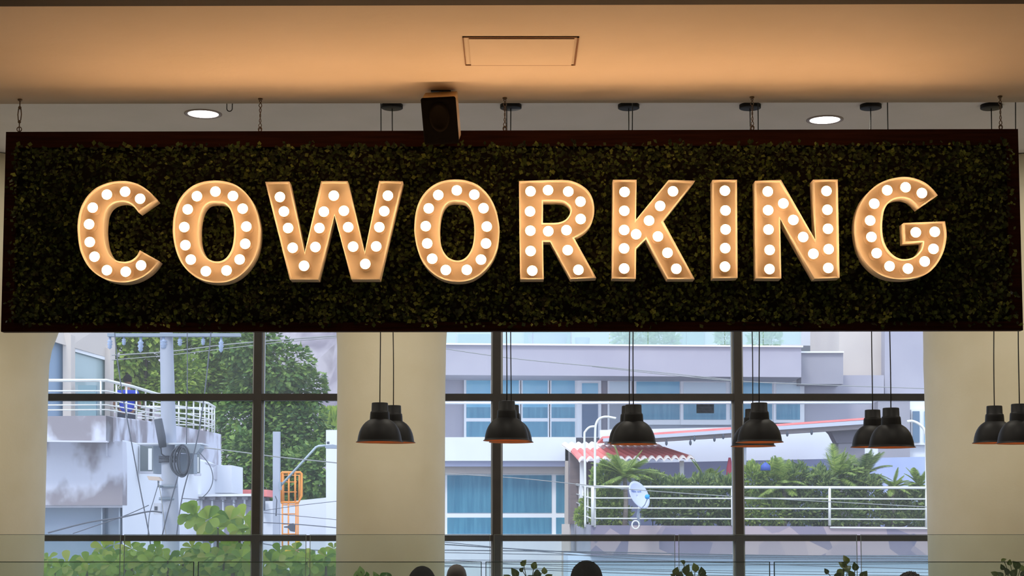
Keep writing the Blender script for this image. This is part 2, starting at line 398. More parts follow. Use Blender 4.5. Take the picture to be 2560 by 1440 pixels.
# chains the sign hangs by
def suspension(px, ytop, style, label):
    a = S(px, 330, .025); top = Vector((a.x, a.y, ZSOF)); bot = Vector((a.x, a.y, zt-.002)); H = top.z-bot.z
    r = thing('hanging_wire', bot, label, 'hanging wire', 'wires holding the sign')
    P = lambda f, dx=0, dy=0: bot+Vector((dx, dy, H*f))
    B().lathe([(.012, 0), (.012, -.006), (.004, -.012)], P(1), 12, closed=True).build('ceiling_anchor', M_steel, r)
    if style == 0:
        B().tube([P(.98), P(.72)], .003).build('rod', M_steel, r); B().tube([P(.30), P(0)], .003).build('rod', M_steel, r)
        b = B(); b.tube([P(.72, .006), P(.55, .009), P(.38, .006)], .003); b.tube([P(.72, -.006), P(.55, -.009), P(.38, -.006)], .003)
        b.ball(P(.75), .009, 10, 6); b.ball(P(.34), .009, 10, 6); b.build('turnbuckle', M_steel, r)
        b = B(); b.tube([P(.12, .012*math.cos(t), 0)+Vector((0, 0, .012*math.sin(t))) for t in [i*math.pi/6 for i in range(13)]], .0028, 6); b.build('hook', M_steel, r)
    else:
        for ph in (0, math.pi):
            B().tube([P(i/24, .005*math.sin(i*.9+ph)*(1+.5*math.sin(i*.4)), .005*math.cos(i*.9+ph)) for i in range(25)], .0024, 6).build('strand', M_steel, r)
        b = B(); b.tube([P(.1, .009*math.cos(t), 0)+Vector((0, 0, .012*math.sin(t))) for t in [i*math.pi/6 for i in range(13)]], .0028, 6); b.build('hook', M_steel, r)
suspension(48, 245, 0, 'thin metal wire with turnbuckle above the far left end of the sign')
suspension(650, 250, 1, 'twisted metal wire above the W end of the sign, left of the speaker')
suspension(1262, 255, 1, 'twisted metal wire just right of the black speaker')
suspension(1881, 250, 1, 'twisted metal wire above the gap between the letters I and N')
suspension(2502, 245, 1, 'twisted metal wire above the far right end of the sign')

# speaker
spk_c = S(1100, 302, -.2)
spk = thing('speaker', (spk_c.x, spk_c.y, ZSOF), 'black box speaker tilted down from the soffit above the sign', 'speaker')
W, H, DP = .166, .228, .15
R = Matrix.Translation(spk_c) @ Matrix.Rotation(math.radians(-4), 4, 'Z') @ Matrix.Rotation(math.radians(27), 4, 'X') @ Matrix.Rotation(math.radians(-2), 4, 'Y')
def rb(name, shapes, m, bev=.004, parent=spk):
    o = new(name, shapes.mesh(name), m, None, R); par(o, parent)
    if bev:
        md = o.modifiers.new('b', 'BEVEL'); md.width = bev; md.segments = 2; md.limit_method = 'ANGLE'
    return o
rb('cabinet', B().box((-W/2, .012, -H/2), (W/2, DP, H/2)), mat('cabinet_tan', (196, 168, 124), .6), .006)
rb('front_grille', B().box((-W/2-.004, -.012, -H/2-.004), (W/2+.004, .012, H/2+.004)), mat('grille_black', (12, 10, 8), .9, bump=.4, bscale=300, spec=.05), .01)
b = B(); n = 28; vs = []
for rr, yy in ((.050, -.012), (.047, -.017), (.040, -.017), (.036, -.013), (.001, -.014)):
    vs += [Vector((rr*math.cos(2*math.pi*k/n), yy, .02+rr*1.45*math.sin(2*math.pi*k/n))) for k in range(n)]
b.add(vs, [(a*n+k, a*n+(k+1) % n, (a+1)*n+(k+1) % n, (a+1)*n+k) for a in range(4) for k in range(n)], 0, True)
rb('speaker_cone', b, mat('cone_dark', (20, 16, 10), .9, spec=.05), 0)
br = S(1106, 232, -.08)
b = B(); b.box((spk_c.x-.05, br.y-.04, ZSOF-.006), (spk_c.x+.05, br.y+.06, ZSOF-.0005))
b.tube([(spk_c.x+.015, br.y, ZSOF-.005), (spk_c.x-.005, br.y+.01, ZSOF-.04), (spk_c.x-.02, spk_c.y+.06, spk_c.z+.08)], .008)
b.tube([(spk_c.x+.03, br.y+.02, ZSOF-.005), (spk_c.x+.03, br.y+.02, spk_c.z+.06)], .005)
b.build('wall_bracket', mat('bracket_black', (24, 20, 16), .6), spk)

# ============================================================ CEILING LIGHTS
for px, py, lab in ((508, 284, 'round recessed ceiling light glowing above the left part of the sign'), (2062, 299, 'round recessed ceiling light glowing above the right part of the sign')):
    c = atz(px, py, ZCEIL); r = thing('ceiling_light', c, lab, 'ceiling light', 'recessed ceiling lights')
    k = .155
    B().lathe([(k, 0), (k, -.005), (k*.9, -.010), (k*.82, -.006), (k*.80, -.002)], c+Vector((0, 0, -.0005)), 48).build('trim_ring', mat('ring_grey', (150, 140, 140), .4), r)
    b = B(); b.lathe([(.0005, -.004), (k*.81, -.004)], c, 48); b.build('diffuser', M_dl, r)
hk = atz(574, 258, ZCEIL)
r = thing('ceiling_hook', hk, 'small dark hook on the grey ceiling beside the left recessed light', 'hook')
b = B(); b.tube([hk+Vector((.022*math.cos(t), 0, -.045+.022*math.sin(t)*-1-.0)) for t in [math.pi*i/8 for i in range(9)]], .004, 6)
b.tube([hk+Vector((-.022, 0, -.045)), hk+Vector((-.022, 0, 0))], .004, 6); b.tube([hk+Vector((.022, 0, -.045)), hk+Vector((.022, 0, 0))], .004, 6); b.build('hook', M_black, r)

# ============================================================ PENDANTS
def pendant_mesh():
    k = 1/333.0
    neck = [(0.004, .298), (.058, .298), (.061, .294), (.063, .235), (.067, .232), (.070, .228), (.072, .215), (.075, .172)]
    dome = [(.075, .172), (.090, .163), (.108, .150), (.126, .130), (.141, .106), (.153, .078), (.161, .048), (.166, .018), (.167, .010), (.178, .003), (.179, 0)]
    inner = [(.179, 0), (.165, .006), (.163, .018), (.157, .048), (.149, .078), (.137, .106), (.122, .128), (.105, .146), (.085, .158), (.03, .165), (.0005, .165)]
    return neck, dome, inner
neck, dome, inner = pendant_mesh()
me_neck = B().lathe(neck, seg=40).mesh('neck'); me_neck.materials.append(M_black)
me_dome = B().lathe(dome, seg=48).mesh('shade'); me_dome.materials.append(M_black)
me_in = B().lathe(inner, seg=48).mesh('shade_lining'); me_in.materials.append(M_copper)
bb = B().ball((0, 0, .07), .032); bb.lathe([(.014, .09), (.014, .165)], seg=12)
me_b = bb.mesh('bulb'); me_b.materials.append(M_pb)
me_can = B().lathe([(.0005, 0), (.087, 0), (.087, -.028), (.082, -.031), (.0005, -.031)], seg=40).mesh('canopy'); me_can.materials.append(M_black)
PEND = [  # px, rim y, Y, cord px at sign level, label
 (949, 1106, 12.0, 950, 'black dome pendant lamp, front one of the pair before the middle column'),
 (983, 1107, 12.75, 979, 'black dome pendant lamp, rear one of the pair before the middle column'),
 (1267, 1102, 12.0, 1267, 'black dome pendant lamp, front of the pair at the mullion right of the middle column'),
 (1278, 1106, 12.75, 1277, 'black dome pendant lamp, rear of the pair at the mullion right of the middle column'),
 (1584, 1111, 12.0, 1583, 'black dome pendant lamp above the satellite dish, front one of its pair'),
 (1574, 1108, 12.75, 1573, 'black dome pendant lamp above the satellite dish, rear one almost hidden'),
 (1899, 1106, 12.0, 1898, 'black dome pendant lamp with glowing rim, front of the pair at the right mullion'),
 (1883, 1116, 12.75, 1878, 'black dome pendant lamp hanging lower, rear of the pair at the right mullion'),
 (2229, 1119, 12.0, 2224, 'black dome pendant lamp, right one of the pair left of the right column'),
 (2183, 1118, 12.75, 2181, 'black dome pendant lamp, left one of the pair left of the right column'),
 (2551, 1109, 12.0, 2546, 'black dome pendant lamp cut by the right edge of the photo'),
 (2488, 1108, 12.75, 2484, 'black dome pendant lamp before the right column, second from the right edge'),
]
for i, (px, py, Y, cpx, lab) in enumerate(PEND):
    c = at(px, py, Y)
    r = thing('pendant_lamp', c, lab, 'pendant lamp', 'black pendant lamps')
    M = Matrix.Translation(c)
    sh = new('shade', me_dome, None, r, M); new('neck', me_neck, None, r, M); new('shade_lining', me_in, None, sh, M); new('bulb', me_b, None, r, M)
    top = Vector((at(cpx, 500, Y).x, Y, ZCEIL)); rr = random.Random(i)
    pts = []; 
    for k in range(17):
        f = k/16; p = c+Vector((0, 0, .297)); p = p.lerp(top, f); p.x += .006*math.sin(f*math.pi)*math.sin(f*9+i); pts.append(p)
    B().tube(pts, .0042, 6).build('cord', M_cord, r)
    new('canopy', me_can, None, r, Matrix.Translation(top+Vector((0, 0, -.0005))))

# ============================================================ GLASS SCREENS
def screen(name, Y, ytop, joints, label, edge, gap, metal):
    z = at(1280, ytop, Y).z
    r = thing(name, (0, Y, 0), label, 'glass screen')
    xs = [at(j, ytop, Y).x for j in joints]
    for i in range(len(xs)-1):
        b = B().box((xs[i]+gap/2, Y, .06), (xs[i+1]-gap/2, Y+.012, z-.0042))
        p = b.build('glass_pane', M_gpane, r)
        e = B(); e.box((xs[i]+gap/2, Y-.0005, z-.004), (xs[i+1]-gap/2, Y+.0125, z))
        e.box((xs[i]+gap/2, Y-.0005, .06), (xs[i]+gap/2+.004, Y+.0125, z-.004)); e.box((xs[i+1]-gap/2-.004, Y-.0005, .06), (xs[i+1]-gap/2, Y+.0125, z-.004))
        e.build('polished_edge', edge, p)
    B().box((xs[0], Y-.02, .0005), (xs[-1], Y+.03, .075)).build('floor_channel', M_steel, r)
screen('glass_screen', 13.2, 1336, [-616, -156, 306, 770, 1230, 1692, 2147, 2607, 3067], 'tall clear glass screen in front of the windows, behind the seated people', M_gedge2, .03, 1)
screen('glass_screen', 9.0, 1404, [-950, -230, 490, 1209, 1930, 2650, 3370], 'lower clear glass screen crossing the bottom of the photo before the people', M_gedge, .022, 1)

# ============================================================ COUNTER, PLANTS, PEOPLE
ct = thing('long_table', (0, 10.75, 0), 'long table carrying the potted plants behind the near glass screen', 'table')
B().box((-4.6, 10.45, .74), (4.6, 11.1, .78)).build('tabletop', mat('oak_top', (150, 112, 76), .5, c2=(132, 98, 64), scale=6, stretch=(.5, 6, 6)), ct, .004)
for x in (-4.4, -1.5, 1.5, 4.4):
    for y in (10.52, 11.03): B().box((x-.03, y-.03, 0), (x+.03, y+.03, .74)).build('leg', M_black, ct)
M_pleaf = [leafmat('pothos_dark', [(40, 62, 28), (62, 84, 34), (96, 112, 50), (120, 128, 60)], .35, .3), leafmat('pothos_green', [(44, 92, 36), (84, 140, 66), (150, 184, 118), (52, 100, 40)], .35, .3)]
M_stem = mat('plant_stem', (70, 84, 40), .6); M_pot = mat('pot_clay', (70, 62, 58), .7, c2=(82, 72, 66), scale=9); M_soil = mat('soil', (48, 36, 26), .95)
def broadleaf(b, c, t, n, L, W):
    """heart-ish leaf with a midrib fold, 5 stations"""
    t = t.normalized(); n = (n-t*n.dot(t)).normalized(); s = t.cross(n)
    prof = [(0, .0), (.12, .34), (.35, .5), (.6, .42), (.82, .2), (1, 0)]
    vs = []
    for f, w in prof:
        m = c+t*L*f-n*L*.28*f*f
        vs += [m-s*W*w+n*W*w*.25, m, m+s*W*w+n*W*w*.25]
    fs = []
    for i in range(5): fs += [(i*3, i*3+1, i*3+4, i*3+3), (i*3+1, i*3+2, i*3+5, i*3+4)]
    b.add(vs, fs, 0, True)
def pothos(x0, x1, tops, Y, lab, mi, seed):
    rr = random.Random(seed); cx = at((x0+x1)/2, 1400, Y).x; base = Vector((cx, Y, .78))
    r = thing('potted_plant', base, lab, 'potted plant', 'potted plants on the long table')
    B().lathe([(.075, .001), (.10, .19), (.108, .19), (.108, .215), (.098, .215), (.094, .19)], base, 28).build('pot', M_pot, r)
    B().lathe([(.0005, .195), (.095, .195)], base, 24).build('soil', M_soil, r)
    st = B(); lf = B()
    for (px, py, lp) in tops:
        tip = at(px, py, Y+rr.uniform(-.06, .06)); b0 = base+Vector((rr.uniform(-.05, .05), rr.uniform(-.05, .05), .195))
        mid = b0.lerp(tip, .5)+Vector((rr.uniform(-.03, .03), rr.uniform(-.03, .03), .03))
        pts = [b0.lerp(mid, f).lerp(mid.lerp(tip, f), f) for f in [i/6 for i in range(7)]]
        st.tube(pts, .0028, 5)
        L = lp/F*Y; an = rr.uniform(-1, 1); d = Vector((math.sin(an), rr.uniform(-.5, .2), math.cos(an)*.9))
        n = Vector((rr.uniform(-.4, .4), -1, rr.uniform(.1, .8)))
        broadleaf(lf, tip-d.normalized()*L*.5, d, n, L, L*.8)
    for q in range(16):
        an = rr.uniform(0, 6.28); d = Vector((math.cos(an), math.sin(an), rr.uniform(.1, 1.2))).normalized()
        c = base+Vector((0, 0, .2))+d*rr.uniform(.03, .2); c.z = min(c.z, base.z+.38)
        st.tube([base+Vector((0, 0, .195)), c], .0025, 5); broadleaf(lf, c, d, Vector((rr.uniform(-.4, .4), -.8, .6)), rr.uniform(.05, .08), .055)
    st.build('stems', M_stem, r); lf.build('leaves', M_pleaf[mi], r)
pothos(885, 975, [(902,1428,26),(891,1437,20),(918,1436,14),(936,1434,12),(958,1438,22),(972,1438,18),(945,1445,22),(912,1448,22)], 10.8, 'bright green potted plant before the middle column, left of the people', 1, 1)
pothos(1268, 1372, [(1309,1407,20),(1336,1413,22),(1287,1432,28),(1361,1426,20),(1304,1424,14),(1343,1434,26),(1372,1442,22),(1325,1445,22),(1295,1446,22)], 10.8, 'thin olive-green potted plant at the left mullion of the right window', 0, 2)
pothos(1676, 1766, [(1708,1405,14),(1690,1428,22),(1716,1424,28),(1738,1418,24),(1755,1430,26),(1700,1438,26),(1725,1440,26),(1760,1444,22),(1682,1438,14)], 10.8, 'dark leafy potted plant under the satellite dish terrace, left of the right mullion', 0, 3)
pothos(2058, 2176, [(2115,1398,24),(2107,1412,26),(2119,1420,24),(2103,1430,26),(2138,1416,22),(2066,1428,16),(2128,1436,26),(2160,1437,26),(2095,1440,24)], 10.8, 'dark upright potted plant left of the curly-haired head', 0, 4)
pothos(2480, 2566, [(2509,1400,14),(2524,1406,16),(2541,1412,24),(2552,1418,22),(2506,1418,16),(2517,1428,22),(2486,1434,18),(2500,1436,20),(2535,1432,24),(2560,1434,24)], 10.8, 'leafy potted plant at the right edge before the right column', 0, 5)

def person(name, px, ytop, Y, label, skin, shirt, hair, hairkind, rot=0, head=1.0, floor=0.0, group=None):
    tp = at(px, ytop, Y); Hh = tp.z-floor; sh = Hh-.875
    root = thing(name, (tp.x, Y, floor), label, 'person', group)
    MB = Matrix.Translation((tp.x, Y, floor)) @ Matrix.Rotation(rot, 4, 'Z')
    V = []; E = []; RD = []
    def v(p, r, par_=None, ry=None):
        V.append(p); RD.append((r, ry or r))
        if par_ is not None: E.append((par_, len(V)-1))
        return len(V)-1
    pel = v((0, 0, sh+.09), .135, None, .11); wa = v((0, 0, sh+.25), .125, pel, .10); chs = v((0, 0, sh+.42), .15, wa, .11)
    nb = v((0, 0, sh+.565), .075, chs); nk = v((0, .01, sh+.625), .052, nb)
    hl = v((0, .025, sh+.68), .066*head, nk, .075*head); hm = v((0, .02, sh+.765), .078*head, hl, .095*head); ht = v((0, .005, sh+.825), .060*head, hm, .075*head)
    for s in (-1, 1):
        so = v((s*.17, 0, sh+.51), .062, chs); el = v((s*.235, .09, sh+.26), .043, so); wr = v((s*.15, .31, sh+.235), .028, el); ha = v((s*.135, .37, sh+.235), .032, wr, .018)
        for q in range(4):
            a = v((s*(.135+(q-1.5)*.019), .42, sh+.235), .0095, ha); bq = v((s*(.135+(q-1.5)*.021), .445+.004*(q % 3), sh+.225), .0085, a); v((s*(.135+(q-1.5)*.021), .463+.004*(q % 3), sh+.208), .0075, bq)
        th = v((s*.098, .385, sh+.235), .011, ha); v((s*.088, .415, sh+.228), .009, th)
        hp = v((s*.095, .05, sh+.06), .088, pel); kn = v((s*.12, .43, sh+.075), .06, hp); an = v((s*.12, .43, .09), .042, kn); v((s*.12, .56, .045), .035, an)
    no = v((0, .112*head, sh+.735), .012, hm)
    me = bpy.data.meshes.new('body'); me.from_pydata(V, E, []); 
    o = new('body', me, skin, None, MB); par(o, root)
    sk = o.modifiers.new('skin', 'SKIN'); sk.use_smooth_shade = True
    for i, d in enumerate(me.skin_vertices[0].data): d.radius = RD[i]; d.use_root = (i == 0)
    su = o.modifiers.new('sub', 'SUBSURF'); su.levels = 2; su.render_levels = 2
    # shirt and trousers follow the body, a little wider
    def cloth(nm, chain, m):
        VV = []; EE = []; RR = []
        for c in chain:
            st = None
            for (p, r, ry) in c:
                k = next((i for i, q in enumerate(VV) if (Vector(q)-Vector(p)).length < 1e-5), None)
                if k is None: VV.append(p); RR.append((r, ry)); k = len(VV)-1
                if st is not None: EE.append((st, k))
                st = k
        m2 = bpy.data.meshes.new(nm); m2.from_pydata(VV, EE, []); oo = new(nm, m2, m, None, MB); par(oo, root)
        s2 = oo.modifiers.new('skin', 'SKIN'); s2.use_smooth_shade = True
        for i, d in enumerate(m2.skin_vertices[0].data): d.radius = RR[i]; d.use_root = (i == 0)
        u2 = oo.modifiers.new('sub', 'SUBSURF'); u2.levels = 2; u2.render_levels = 2
    ch = (0, 0, sh+.42)
    cloth('shirt', [[((0, 0, sh+.42), .168, .128), ((0, 0, sh+.25), .145, .12), ((0, 0, sh+.12), .15, .125)], [((0, 0, sh+.42), .168, .128), ((0, 0, sh+.56), .085, .085)]] +
          [[((0, 0, sh+.42), .168, .128), ((s*.17, 0, sh+.51), .075, .075), ((s*.215, .05, sh+.36), .062, .062)] for s in (-1, 1)], shirt)
    cloth('trousers', [[((0, 0, sh+.09), .145, .12), ((s*.095, .05, sh+.06), .098, .098), ((s*.12, .43, sh+.075), .072, .072), ((s*.12, .43, .14), .056, .056)] for s in (-1, 1)], mat('denim_dark', (40, 46, 62), .9))
    if hairkind != 'none':
        hb = B(); k = head; C = Vector((0, .005, sh+.765))
        seg, rings = 28, 12; rr = random.Random(int(px)); vs = []
        for i in range(rings+1):
            ph = math.radians(112)*i/rings
            for q in range(seg):
                a = 2*math.pi*q/seg; front = max(0, math.sin(a)); f = ph*(1-.42*front)
                j = 1+(rr.uniform(-.03, .05) if hairkind == 'curly' else rr.uniform(-.008, .012))
                vs.append(C+Vector((.088*k*math.sin(f)*math.cos(a)*j, .108*k*math.sin(f)*math.sin(a)*j, .110*math.cos(f)*j)))
        hb.add(vs, [(i*seg+q, (i+1)*seg+q, (i+1)*seg+(q+1) % seg, i*seg+(q+1) % seg) for i in range(rings) for q in range(seg)], 0, True)
        if hairkind == 'curly':
            for q in range(420):
                a = rr.uniform(0, 6.28); f = math.acos(rr.uniform(.0, 1)); p = C+Vector((.092*math.sin(f)*math.cos(a), .11*math.sin(f)*math.sin(a), .112*math.cos(f)))
                rad = rr.uniform(.006, .012); e = Vector((rr.uniform(-1, 1), rr.uniform(-1, 1), rr.uniform(-1, 1))).normalized(); g = e.orthogonal().normalized()
                hb.tube([p+(e*math.cos(t)+g*math.sin(t))*rad for t in [0, 1.2, 2.4, 3.6, 4.8]], .0022, 4)
        o = new('hair', hb.mesh('hair'), hair, None, MB); par(o, root)
    # seat
    st = thing('stool', (tp.x, Y, floor), None, 'stool'); st['label'] = 'round stool under the '+label
    B().lathe([(.0005, sh-.06), (.15, sh-.06), (.17, sh-.045), (.17, sh-.02), (.15, sh-.005), (.0005, sh-.005)], (tp.x, Y, floor), 28).build('seat', M_black, st)
    for a in (.8, 2.4, 3.9, 5.5):
        B().tube([(tp.x+.13*math.cos(a), Y+.13*math.sin(a), floor+sh-.055), (tp.x+.2*math.cos(a), Y+.2*math.sin(a), floor+.002)], .012, 8).build('leg', M_steel, st)
    return root
skd = mat('skin_deep_brown', (50, 31, 26), .6, c2=(58, 36, 30), scale=12); skm = mat('skin_brown', (140, 98, 74), .55, c2=(150, 106, 80), scale=12)
hb_ = mat('hair_black', (9, 8, 9), .9, bump=.5, bscale=220, spec=.1); hc_ = mat('hair_curly', (38, 26, 26), .6)
person('person', 1055, 1415, 9.95, 'person with short black hair, leftmost of the heads at the bottom', skm, mat('shirt_grey', (90, 94, 100), .9), hb_, 'cap', 0, 1.0)
person('person', 1141, 1390, 10.15, 'person with shaved brown head beside the middle column', skd, mat('shirt_black', (40, 40, 44), .9), hb_, 'none', 0, 1.1)
person('person', 1467, 1401, 9.75, 'person with thick black hair, bottom centre below the terrace corner', skm, mat('shirt_navy', (38, 46, 74), .9), hb_, 'cap', .3, 1.08)
person('person', 2275, 1432, 9.9, 'person with dark curly hair just showing left of the right column', skm, mat('shirt_white', (200, 200, 200), .9), hc_, 'curly', 0, .95)
# ============================================================ OUTSIDE
GZ = -4.5
def gpy(Y): # pixel row of the ground at depth Y
    return HZ+F*(EYE-GZ)/Y*1.02
struct(B().box((-60, YW+.3, GZ-.3), (60, 130, GZ)).build('ground', mat('asphalt', (120, 120, 122), .95, c2=(104, 104, 106), scale=2)))
M_conc = mat('stained_concrete', (146, 140, 146), .9, c2=(206, 208, 220), scale=1.3, detail=9, stretch=(1.1, 1, .8), contrast=(.44, .56), bump=.3, bscale=14)
M_conc2 = mat('pale_concrete', (188, 188, 196), .9, c2=(208, 210, 220), scale=1.2, detail=6, bump=.2, bscale=14)
M_wht = mat('white_render', (232, 236, 242), .85, c2=(226, 230, 238), scale=1)
M_wht2 = mat('white_frame_paint', (236, 238, 240), .5)
M_rail = mat('white_rail_paint', (232, 232, 226), .35)
M_grey = mat('lavender_grey_render', (176, 174, 184), .9, c2=(168, 166, 178), scale=.8)
M_grey2 = mat('mid_grey_render', (162, 160, 168), .9, c2=(154, 153, 162), scale=.8)
M_beige = mat('beige_render', (206, 196, 186), .9, c2=(200, 190, 182), scale=.8)
M_blueg = mat('blue_window_glass', (66, 124, 152), .12, c2=(88, 150, 174), scale=2.2, stretch=(6, 1, .4), contrast=(.3, .7), spec=.7)
M_blueg2 = mat('blue_painted_reflection', (104, 172, 204), .1, c2=(128, 192, 214), scale=1.2, spec=.7)  # lighter copy of the blue glass, its reflection put into the colour
M_paleg = mat('pale_green_glass', (158, 178, 178), .15, c2=(168, 188, 188), scale=1, spec=.6)
M_shopg = mat('shop_glass', (120, 138, 156), .12, c2=(142, 150, 172), scale=.8, contrast=(.4, .7), spec=.7)
M_stone = mat('flagstone_x', (150, 142, 148), .85)
# flagstones: voronoi cells
m = M_stone; nt = m.node_tree; bs = nt.nodes['Principled BSDF']; tc = nt.nodes.new('ShaderNodeTexCoord'); vo = nt.nodes.new('ShaderNodeTexVoronoi'); vo.inputs['Scale'].default_value = 1.5
rp = nt.nodes.new('ShaderNodeValToRGB'); rp.color_ramp.elements[0].color = lin((122, 118, 140)); rp.color_ramp.elements[1].color = lin((186, 168, 168))
sepv = nt.nodes.new('ShaderNodeSeparateColor')
nt.links.new(tc.outputs['Object'], vo.inputs['Vector']); nt.links.new(vo.outputs['Color'], sepv.inputs[0]); nt.links.new(sepv.outputs[0], rp.inputs['Fac']); nt.links.new(rp.outputs['Color'], bs.inputs['Base Color'])
M_brown = mat('brown_stone_wall', (136, 122, 120), .9, c2=(122, 110, 110), scale=3, stretch=(.3, .3, 6))
M_red = mat('red_roof_tile', (226, 124, 120), .7, c2=(234, 140, 134), scale=2)
M_redw = mat('white_and_glare_tile', (238, 230, 226), .7)  # white tile; on the upper sheet it paints in overexposure
M_rockm = mat('grey_rock', (132, 126, 136), .95, c2=(176, 170, 176), scale=.6, detail=10, contrast=(.35, .65), bump=.8, bscale=3)
M_dark = mat('dark_grey_plastic', (74, 80, 92), .7)
M_cable = mat('black_cable', (92, 98, 110), .8); M_cablel = mat('grey_cable', (150, 152, 150), .8)
M_box = mat('grey_metal_box', (150, 162, 176), .6, c2=(142, 154, 168), scale=4)
M_pole = mat('concrete_pole', (176, 182, 196), .85, c2=(164, 170, 184), scale=3, stretch=(1, 1, .3))
M_orange = mat('orange_paint', (236, 150, 62), .5); M_yel = mat('yellow_paint', (226, 190, 60), .5)

def P3(l, Y): return [at(p[0], p[1], p[2] if len(p) > 2 else Y) for p in l]

# ---------------------------------------------------------------- hillside
b = B(); nx, nz = 44, 26; rr = random.Random(5); vs = []
for j in range(nz):
    for i in range(nx):
        f = j/(nz-1); x = -32+i*1.0; y = 66+f*34+3*math.sin(x*.35)+1.2*math.sin(x*1.7+f*9); z = GZ+f*26+1.3*math.sin(x*.5+f*7)+rr.uniform(-.35, .35)
        vs.append((x, y+rr.uniform(-.5, .5), z))
b.add(vs, [(j*nx+i, j*nx+i+1, (j+1)*nx+i+1, (j+1)*nx+i) for j in range(nz-1) for i in range(nx-1)], 0, True)
o = b.build('rocky_hillside', M_rockm); tag(o, 'grey rocky hillside rising behind the big trees on the left', 'hillside')

# ---------------------------------------------------------------- trees
def tree(label, blobs, Y, n, L, mt, tx, seed, group='trees on the hillside behind the house', gz=GZ, depth=1.6, name='leafy_tree'):
    rr = random.Random(seed); root = thing(name, (at(tx, 1300, Y).x, Y, gz), label, 'tree', group)
    b = B(); base = Vector((at(tx, 1300, Y).x, Y, gz)); tot = sum(q[2]*q[3] for q in blobs); st = B()
    top = None
    for (px, py, rx, ry) in blobs:
        c = at(px, py, Y+rr.uniform(-.8, .8)); k = Y/F; Rx, Rz = rx*k, ry*k; Ry = (Rx+Rz)/2*.8
        fork = base.lerp(Vector((base.x, base.y, c.z)), .55)
        st.tube([fork, fork.lerp(c, .5)+Vector((0, 0, -.2)), c], [.09, .06, .03], 7)
        if top is None or fork.z > top.z: top = fork
        N = int(n*rx*ry/tot)
        for i in range(N):
            d = Vector((rr.gauss(0, 1), rr.gauss(0, 1)-.3, rr.gauss(0, 1))).normalized()
            w = 1+.16*math.sin(d.x*9+px)*math.sin(d.z*8+py)+.1*math.sin(d.x*21+d.z*17)
            q = w*(1-abs(rr.gauss(0, .13)))
            p = c+Vector((d.x*Rx*q, d.y*Ry*q, d.z*Rz*q))
            t = (d+Vector((rr.uniform(-.8, .8), rr.uniform(-.8, .8), rr.uniform(-1, .2)))).normalized()
            nn = (d+Vector((0, -.2, .8))+Vector((rr.uniform(-.5, .5), rr.uniform(-.5, .5), rr.uniform(-.4, .4))))
            l = L*rr.uniform(.7, 1.3); s = t.cross(nn); s = s.normalized() if s.length > .01 else Vector((1, 0, 0)); 
            b.add([p, p+t*l*.5+s*l*.36, p+t*l, p+t*l*.5-s*l*.36], [(0, 1, 2, 3)])
    st.tube([base, base.lerp(top, .5)+Vector((.1, 0, 0)), top], [.2, .16, .1], 10)
    st.build('trunk', mat('bark', (96, 86, 76), .9, c2=(78, 70, 62), scale=5), root); b.build('foliage', mt, root); return root
M_t1 = leafmat('tree_leaf_light', [(96, 132, 54), (138, 168, 66), (176, 196, 84), (112, 146, 60)], .6, .35)
M_t2 = leafmat('tree_leaf_mid', [(86, 122, 58), (126, 160, 68), (164, 188, 84), (98, 134, 62)], .6, .35)
M_t3 = leafmat('tree_leaf_dark', [(66, 100, 54), (96, 134, 62), (140, 168, 78), (76, 112, 58)], .6, .3)
tree('light green tree behind the house balcony and the utility pole', [(310,880,60,70),(330,960,70,60),(390,900,70,80),(440,960,70,70),(370,800,90,70),(300,800,60,70)], 52, 8500, .19, M_t1, 350, 1)
tree('mid green tree between the utility pole and the left mullion', [(500,900,80,70),(570,860,80,70),(540,960,90,70),(470,1010,70,60),(600,930,60,70),(520,800,100,70)], 55, 10500, .19, M_t2, 530, 2)
tree('dark rounded tree right of the left mullion, beside the middle column', [(700,920,80,60),(740,980,75,60),(690,1010,80,80),(740,1070,80,70),(640,960,70,70),(610,1050,70,80),(690,1120,90,80),(770,1110,50,60),(620,860,80,60)], 50, 15000, .18, M_t3, 690, 3)
tree('low dark tree over the red roof, behind the orange cage', [(620,1150,60,70),(720,1190,70,60),(780,1180,60,70),(600,1210,50,50),(660,1230,60,50),(790,1230,50,40)], 47, 7500, .17, M_t3, 650, 4)
b = B(); 
for i in range(900):
    rr = random.Random(i); p = at(rr.uniform(800, 860), rr.uniform(1038, 1078), 62+rr.uniform(0, 2)); a = rr.uniform(0, 6.28)
    b.add([p, p+Vector((.06, 0, .2)), p+Vector((math.cos(a)*.1, 0, .42)), p+Vector((-.06, 0, .2))], [(0, 1, 2, 3)])
tag(b.build('grass_patch', M_t1), 'bright green grass patch above the white tower wall', 'grass', kind='stuff')

# ---------------------------------------------------------------- concrete house (left)
house = thing('concrete_house', at(180, 1300, 31).xy.to_3d()+Vector((0, 0, GZ)), 'unfinished concrete house with a railed balcony, far left outside', 'house')
Y0 = 28.0
B().px([(40,1103),(306,1103),(306,1263),(40,1263)], Y0, 7).build('bare_concrete_wall', M_conc, house)
B().px([(306,1100,Y0+.02),(543,1163,36.2),(543,2000,36.2),(306,2230,Y0+.02)], Y0, 3).build('white_side_wall', M_wht, house)
b = B()
for p, q in (((40,1041,27.4,1100),(265,1039,27.4,1102)), ((265,1039,27.4,1102),(393,1055,32,1122)), ((393,1055,32,1122),(543,1083,36.2,1165))):
    b.hull([at(p[0],p[1],p[2]), at(q[0],q[1],q[2]), at(q[0],q[3],q[2]), at(p[0],p[3],p[2])], (0, .5, 0))
b.build('parapet', M_conc, house)
B().hull([at(40,1100,27.35), at(268,1102,27.35), at(268,1106,27.35), at(40,1104,27.35)], (0, .1, 0)).build('drip_ledge', M_conc2, house)
